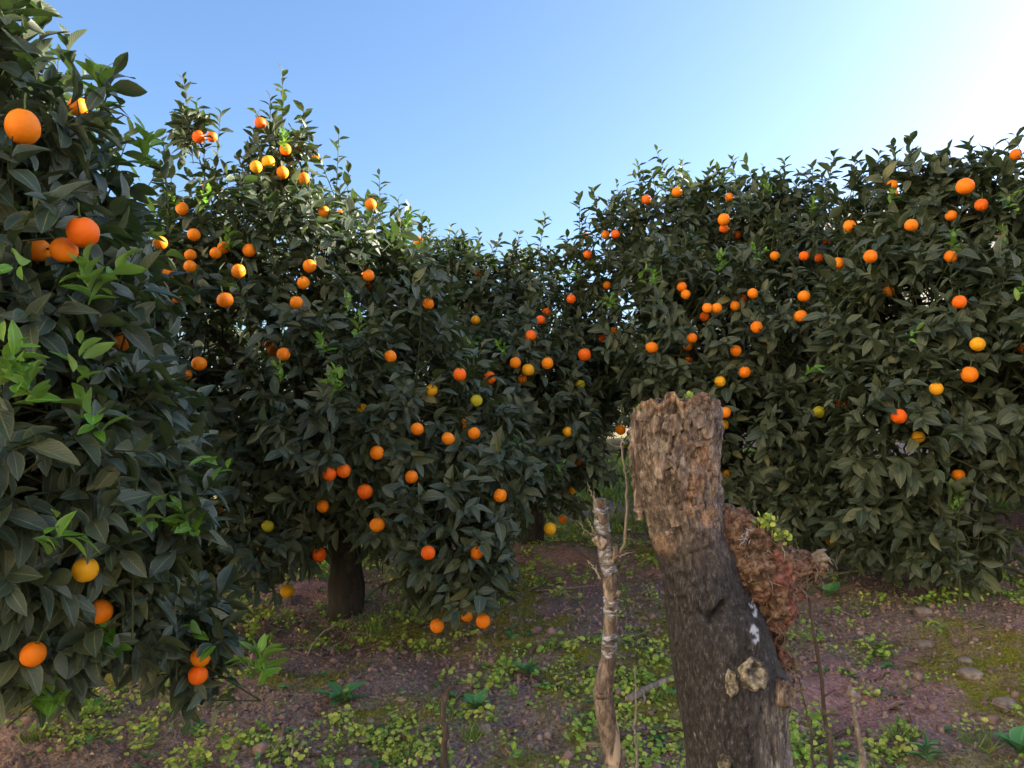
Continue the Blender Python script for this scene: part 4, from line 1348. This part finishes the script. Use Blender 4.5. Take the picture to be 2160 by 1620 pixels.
def arch(pts, depth, r0, r1, label, name='dry_twig', mat='dry', more=()):
    base = on_ground(*pts[0])
    d0 = base[1]
    p = [base] + [at(a, b, d0 + depth) for a, b in pts[1:]]
    b_ = Bag().add(tube(spline(p, 22, .001), np.linspace(r0, r1, 22), 6, jit=.1))
    for m_ in more:
        b_.add(tube(spline([at(a, b, d0 + depth) for a, b in m_], 12, .001), np.linspace(r0 * .7, r1 * .7, 12), 5))
    return tag(single(name, b_.v, b_.f, M[mat], base), label, 'twig')
arch([(648, 1383), (660, 1360), (680, 1335), (714, 1316)], .02, .0055, .0025, 'pale curved dry twig rising before the shaded trunk')
arch([(566, 1622), (575, 1590), (590, 1560), (600, 1530)], .05, .005, .002, 'straight pale dry twig standing on red soil')
arch([(600, 1618), (615, 1590), (622, 1560), (635, 1545)], .04, .0055, .002, 'forked pale dry twig on the red soil', more=[[(606, 1605), (625, 1585), (643, 1568)], [(610, 1598), (630, 1580), (640, 1560)]])
arch([(1832, 1212), (1828, 1180), (1812, 1150), (1808, 1120)], .05, .006, .002, 'upright dead twig bush before the cropped tree skirt', more=[[(1828, 1182), (1838, 1160), (1846, 1140)], [(1830, 1195), (1850, 1185), (1880, 1196), (1925, 1234)], [(1820, 1165), (1800, 1150), (1790, 1132)], [(1846, 1140), (1858, 1150)], [(1832, 1200), (1800, 1205), (1770, 1222)]])
arch([(745, 1376), (790, 1360), (810, 1345), (735, 1332)], .05, .003, .0015, 'tangled thin grey twig at the edge of the trunk shade', more=[[(700, 1365), (725, 1350), (730, 1335)]])

# ------------------------------------------------------------------ sapling and single plants
sp0 = on_ground(2032, 1290)
sd_ = sp0[1]
sap = empty('orange_sapling', sp0)
tag(sap, 'thin young orange sapling with a bright green leafy tip', 'sapling')
sline = spline([sp0 - np.array([0, 0, .03]), at(2024, 1230, sd_), at(2018, 1140, sd_ - .02), at(2022, 1080, sd_ - .03), at(2012, 1020, sd_ - .03)], 30)
put('stem', *tube(sline, np.linspace(.008, .003, 30), 8), M['twig'], sap)
for k in range(16):
    i = int(8 + k * 21 / 16)
    a = k * 2.4
    l = norm(np.array([[math.cos(a), math.sin(a) * .7 - .25, .15 + rng.normal(0, .2)]]))
    ln = np.array([rng.uniform(.07, .11)])
    lv = frames(sline[i][None], l, np.array([[0, -.2, 1.]]), ln, ln * .42, np.array([.4]))
    put('leaf', *(lambda me: ([v.co[:] for v in me.vertices], [tuple(f.vertices) for f in me.polygons]))(lv.mesh('leaf', [T_FINE[k % 4]], None)), M['leaf_obj'], sap, uv=T_FINE[k % 4][1])
for k in range(3):
    tips = sline[-1][None] + rng.normal(0, .012, (3, 3)) + np.array([0, 0, .0 - k * .05])
    o = link('young_shoot', twig_leaves(tips, norm(rng.normal(0, .5, (3, 3)) + np.array([0, 0, .8])), np.array([6, 7, 6]), np.full(3, .06), .06, 0, (20, 60)).mesh('young_shoot', T_FINE, M['young']), sap)

def herb(px, py, n, ln, up, label, mat='herb', name='weed_plant', templ=T_FINE, wr=.34):
    b = on_ground(px, py)
    root = empty(name, b)
    tag(root, label, 'weed')
    for k in range(n):
        a = k * 2.4 + rng.normal(0, .2)
        l = norm(np.array([[math.cos(a), math.sin(a), up + rng.normal(0, .15)]]))
        L_ = np.array([ln * rng.uniform(.7, 1.15)])
        lv = frames((b + np.array([0, 0, .01 + .004 * k]))[None], l, np.array([[0, 0, 1.]]), L_, L_ * wr, np.array([rng.random()]), .2)
        link('leaf', lv.mesh('leaf', [templ[k % len(templ)]], M[mat]), root)
    return root
herb(718, 1492, 9, .135, .55, 'broad-leaved dark green weed rosette on red soil')
herb(1008, 1505, 6, .085, .9, 'small seedling with round soft green leaves beside the crooked stick', wr=.62)
herb(1108, 1432, 6, .09, 1.1, 'grey-green upright seedling among yellow weeds', wr=.4)
herb(2150, 1600, 7, .10, .9, 'round-leaved blue-green plant at the edge of the mossy soil', wr=.7)
herb(1270, 1500, 6, .08, .5, 'small green rosette behind the wrapped stem')
herb(1955, 1612, 14, .07, .6, 'grey-green feathery rosette on the bare soil', wr=.2)
herb(1742, 1262, 4, .12, 1.0, 'dark round-leaved plant beside the rotten stub', wr=.75)
herb(560, 1430, 5, .15, .7, 'glossy broad green leaves sprouting beside the lowest oranges', 'young', wr=.42)

def tuft(px, py, n, h, label, spread=.35):
    b = on_ground(px, py)
    root = empty('grass_tuft', b)
    tag(root, label, 'grass tuft')
    l = norm(np.c_[rng.normal(0, spread, (n, 2)), np.ones(n)])
    lv = frames(b + np.c_[rng.normal(0, .025, (n, 2)), np.zeros(n)], l, rng.normal(0, 1, (n, 3)), rng.uniform(.5, 1.1, n) * h, rng.uniform(.003, .006, n), rng.random(n), 1)
    tag(link('blades', lv.mesh('blades', T_BLADE, M['grass']), root), kind='stuff')
tuft(788, 1345, 46, .20, 'tall thin grass tuft at the edge of the trunk shade')
tuft(1000, 1560, 60, .09, 'short green grass tuft near the crooked stick', .5)
tuft(1905, 1560, 60, .10, 'bright green grass tuft on the bare mossy soil', .7)
tuft(2065, 1575, 50, .10, 'sprawling yellow-green grass tuft beside a flat stone', .8)
tuft(850, 1612, 60, .10, 'short grass tuft beside the thin dark twig', .5)
tuft(1390, 1480, 40, .08, 'green grass tuft at the stump edge', .6)
tuft(70, 1560, 40, .08, 'dim green tuft in the shade of the biggest-leaved tree', .7)

def stone(px, py, w, h, label, mat='stone', seed=0):
    b = on_ground(px, py)
    r_ = np.random.default_rng(seed + 77)
    s = b[1] / F_PX
    rows, segs = 7, 10
    V_, F_ = [], []
    for i in range(rows + 1):
        for k in range(segs):
            th, pp = math.pi * i / rows, 2 * math.pi * k / segs
            V_.append([max(math.sin(th), .02) * math.cos(pp), max(math.sin(th), .02) * math.sin(pp), math.cos(th)])
    V_ = np.array(V_)
    V_ = V_ * (1 + .28 * fbm(V_ * 1.1 + seed, 2, seed + 3))[:, None]
    V_ = np.sign(V_) * np.abs(V_) ** .8
    V_ = V_ * np.array([w / 2 * s, w / 2 * s * .8, h / 2 * s]) + b + np.array([0, 0, h / 2 * s * .45])
    for i in range(rows):
        for k in range(segs):
            F_.append((i * segs + k, (i + 1) * segs + k, (i + 1) * segs + (k + 1) % segs, i * segs + (k + 1) % segs))
    return tag(single('stone', V_, F_, M[mat], b, smooth=False), label, 'stone', 'stones on the soil')
for k, (px, py, w, h, lab) in enumerate([
        (2046, 1428, 46, 26, 'flat pale pinkish stone lying on the bare soil'), (2036, 1398, 28, 16, 'small pinkish stone just behind the flat pale stone'),
        (1946, 1296, 38, 20, 'brown stone half sunk at the edge of red soil'), (1022, 1545, 30, 24, 'angular brown stone near the round-leaved seedling'),
        (1828, 1352, 16, 14, 'small round pink pebble between weeds'), (1788, 1404, 12, 12, 'tiny pale pebble behind the broken-headed stem'),
        (1845, 1555, 26, 14, 'small reddish stone beside the broken-headed stem'), (1072, 1580, 14, 12, 'small brown pebble on red soil'),
        (1950, 1365, 40, 20, 'dull purple-brown stone on the crumbly soil'), (2120, 1490, 44, 26, 'rounded red-brown stone on the mossy soil'),
        (780, 1522, 24, 10, 'small bluish-white flat stone beside a heap of red soil'), (1706, 1605, 18, 20, 'rusty orange pebble at the stump foot'),
        (700, 1372, 22, 12, 'pale flat stone at the edge of the trunk shade')]):
    stone(px, py, w, h, lab, 'stone', k)

# ------------------------------------------------------------------ ground cover nobody could count
def scatter(n, x0, x1, y0, y1, dens):
    x, y = rng.uniform(x0, x1, n), rng.uniform(y0, y1, n)
    k = rng.random(n) < dens(x, y)
    return x[k], y[k]

# soil crumbs
x, y = scatter(32000, -3.6, 4.2, 2.2, 7.0, lambda x, y: np.clip(1.25 - .2 * (y - 2.2), .12, 1) * (1 - .7 * moss_mask(x, y)))
z = ground_z(x, y)
ico = np.array([(0, 0, 1), (.89, 0, .45), (.28, .85, .45), (-.72, .53, .45), (-.72, -.53, .45), (.28, -.85, .45), (.72, .53, -.45), (-.28, .85, -.45), (-.89, 0, -.45), (-.28, -.85, -.45), (.72, -.53, -.45), (0, 0, -1)])
icf = np.array([(0, 1, 2), (0, 2, 3), (0, 3, 4), (0, 4, 5), (0, 5, 1), (1, 6, 2), (2, 7, 3), (3, 8, 4), (4, 9, 5), (5, 10, 1), (6, 7, 2), (7, 8, 3), (8, 9, 4), (9, 10, 5), (10, 6, 1)])
s = rng.gamma(1.8, .0026, len(x)) + .0025
P = np.stack([x, y, z + s * .3], 1)[:, None, :] + (ico[None] * (1 + rng.normal(0, .22, (len(x), 12, 1)))) * (s[:, None] * rng.uniform(.7, 1.3, (len(x), 3)))[:, None, :]
tag(put('soil_crumbs', P.reshape(-1, 3), (icf[None] + (np.arange(len(x)) * 12)[:, None, None]).reshape(-1, 3), M['clod'], smooth=False),
    'crumbs of reddish soil and grit strewn over the ground', 'soil', None, 'stuff')

# leaf litter
x, y = scatter(15000, -3.6, 4.5, 2.2, 9.0, lambda x, y: np.clip(1.1 - .12 * (y - 2.2), .3, 1))
n = len(x)
l = norm(np.c_[rng.normal(0, 1, (n, 2)), rng.normal(0, .25, n)])
sz = rng.gamma(2.2, .011, n) + .008
lv = frames(np.stack([x, y, ground_z(x, y) + .006], 1), l, np.array([[0, 0, 1.]]) + rng.normal(0, .35, (n, 3)), sz, sz * rng.uniform(.12, .5, n), rng.beta(1.6, 2.4, n), .5)
tag(link('leaf_litter', lv.mesh('leaf_litter', T_MID, M['litter'])), 'dry leaf bits and chips strewn over the soil', 'litter', None, 'stuff')

# moss
x, y = scatter(170000, -3.4, 4.2, 2.3, 7.0, lambda x, y: moss_mask(x, y) ** 1.5 * np.clip(1.3 - .2 * (y - 2.2), .2, 1))
n = len(x)
l = norm(np.c_[rng.normal(0, .6, (n, 2)), np.ones(n)])
lv = frames(np.stack([x, y, ground_z(x, y) - .002], 1), l, rng.normal(0, 1, (n, 3)), rng.uniform(.006, .016, n), rng.uniform(.003, .007, n), rng.random(n), 1)
tag(link('moss', lv.mesh('moss', T_BLADE, M['moss'])), 'yellow-green moss cushions on the soil', 'moss', None, 'stuff')

# weeds with small round leaves
def weed_dens(x, y):
    p = np.stack([x, y, 0 * x], 1)
    m = fbm(p / .6, 3, 401) + .35 * fbm(p / .16, 2, 405)
    m = m + .35 * np.exp(-(((x - .3) / .7) ** 2 + ((y - 3.8) / .7) ** 2)) + .5 * np.exp(-(((x - 2.6) / 1.0) ** 2 + ((y - 4.35) / .22) ** 2)) - .25 * red_mask(x, y)
    return np.clip((m + .16) * 1.7, .06, 1)
x, y = scatter(6800, -3.2, 4.2, 2.3, 7.0, weed_dens)
pp, ll, nn_, sz_, tt_ = [], [], [], [], []
for cx_, cy_ in zip(x, y):
    k = int(rng.integers(5, 22))
    h = rng.uniform(.012, .07)
    sp = rng.uniform(.012, .045)
    q = np.c_[cx_ + rng.normal(0, sp, k), cy_ + rng.normal(0, sp, k)]
    zq = ground_z(q[:, 0], q[:, 1]) + h * rng.uniform(.2, 1, k)
    pp.append(np.c_[q, zq])
    ll.append(np.c_[rng.normal(0, 1, (k, 2)), rng.normal(.2, .3, k)])
    sz_.append(rng.uniform(.010, .029) * rng.uniform(.6, 1.2, k))
    tt_.append(np.clip(rng.uniform(.1, .9) + rng.normal(0, .12, k), 0, 1))
pp, ll, sz_, tt_ = np.concatenate(pp), norm(np.concatenate(ll)), np.concatenate(sz_), np.concatenate(tt_)
lv = frames(pp, ll, np.array([[0, -.35, 1.]]) + rng.normal(0, .35, (len(pp), 3)), sz_, sz_ * rng.uniform(.75, 1.05, len(pp)), tt_, .3)
tag(link('ground_weeds', lv.mesh('ground_weeds', T_ROUND, M['weed'])), 'low yellow-green weeds with small round leaves', 'weeds', None, 'stuff')
gzp = ground_z(pp[:, 0], pp[:, 1])
st_ = np.c_[pp[:, :2], gzp]
up_ = pp - st_
lnn = np.maximum(np.linalg.norm(up_, axis=1), .003)
lv = frames(st_, norm(up_ + 1e-5), rng.normal(0, 1, (len(pp), 3)), lnn, np.full(len(pp), .0022), np.full(len(pp), .4), 1)
tag(link('weed_stems', lv.mesh('weed_stems', T_BLADE, M['grass'])), 'thin stems of the low round-leaved weeds', 'weeds', None, 'stuff')

# low green rosettes and thin fallen twigs
x, y = scatter(1300, -3.2, 4.2, 2.4, 7.0, lambda x, y: np.clip(fbm(np.stack([x, y, 0 * x], 1) / .5, 2, 441) * 1.5 + .35, .05, 1))
k = 6
n = len(x) * k
az_ = (np.arange(n) % k) * 2.4 + np.repeat(rng.random(len(x)) * 6, k)
l = norm(np.c_[np.cos(az_), np.sin(az_), rng.uniform(.2, 1.1, n)])
ln = np.repeat(rng.uniform(.018, .05, len(x)), k) * rng.uniform(.6, 1.2, n)
bx_, by_ = np.repeat(x, k), np.repeat(y, k)
lv = frames(np.stack([bx_, by_, ground_z(bx_, by_) + .002], 1), l, np.array([[0, 0, 1.]]) + rng.normal(0, .2, (n, 3)), ln, ln * np.repeat(rng.uniform(.2, .6, len(x)), k), np.repeat(rng.random(len(x)), k), .3)
tag(link('low_herbs', lv.mesh('low_herbs', T_MID, M['herb'])), 'small dark green rosettes dotted over the soil', 'weeds', None, 'stuff')
x, y = scatter(1500, -3.4, 4.2, 2.3, 7.5, lambda x, y: np.full(len(x), .8))
n = len(x)
l = norm(np.c_[rng.normal(0, 1, (n, 2)), rng.normal(.06, .12, n)])
lv = frames(np.stack([x, y, ground_z(x, y) + .006], 1), l, rng.normal(0, 1, (n, 3)), rng.gamma(2, .035, n) + .03, rng.uniform(.002, .006, n), rng.uniform(.3, 1, n), 1)
tag(link('twig_litter', lv.mesh('twig_litter', T_BLADE, M['litter'])), 'thin dry twig bits scattered over the soil', 'litter', None, 'stuff')

# grass, sparse near, thick in the far gap
x, y = scatter(52000, -3.0, 4.5, 2.3, 12.5, lambda x, y: np.where(y > 6.6, .9 * np.clip(fbm(np.stack([x, y, 0 * x], 1) / 1.1, 2, 421) + .75, 0, 1), .10 * np.clip(fbm(np.stack([x, y, 0 * x], 1) / .4, 2, 411) * 3, 0, 1)))
n = len(x)
l = norm(np.c_[rng.normal(0, .5, (n, 2)), np.ones(n)])
far = y > 6.6
lv = frames(np.stack([x, y, ground_z(x, y) - .004], 1), l, rng.normal(0, 1, (n, 3)), rng.uniform(.03, .09, n) * np.where(far, 1.6, 1), np.where(far, .020, .004) * rng.uniform(.7, 1.2, n), np.clip(rng.random(n) * .7 + np.where(far, .2, 0), 0, 1), 1)  # far blades tinted lighter, putting the gap's bright light into their colour
tag(link('grass', lv.mesh('grass', T_BLADE, M['grass'])), 'short green grass between weeds and in the shaded gap', 'grass', None, 'stuff')
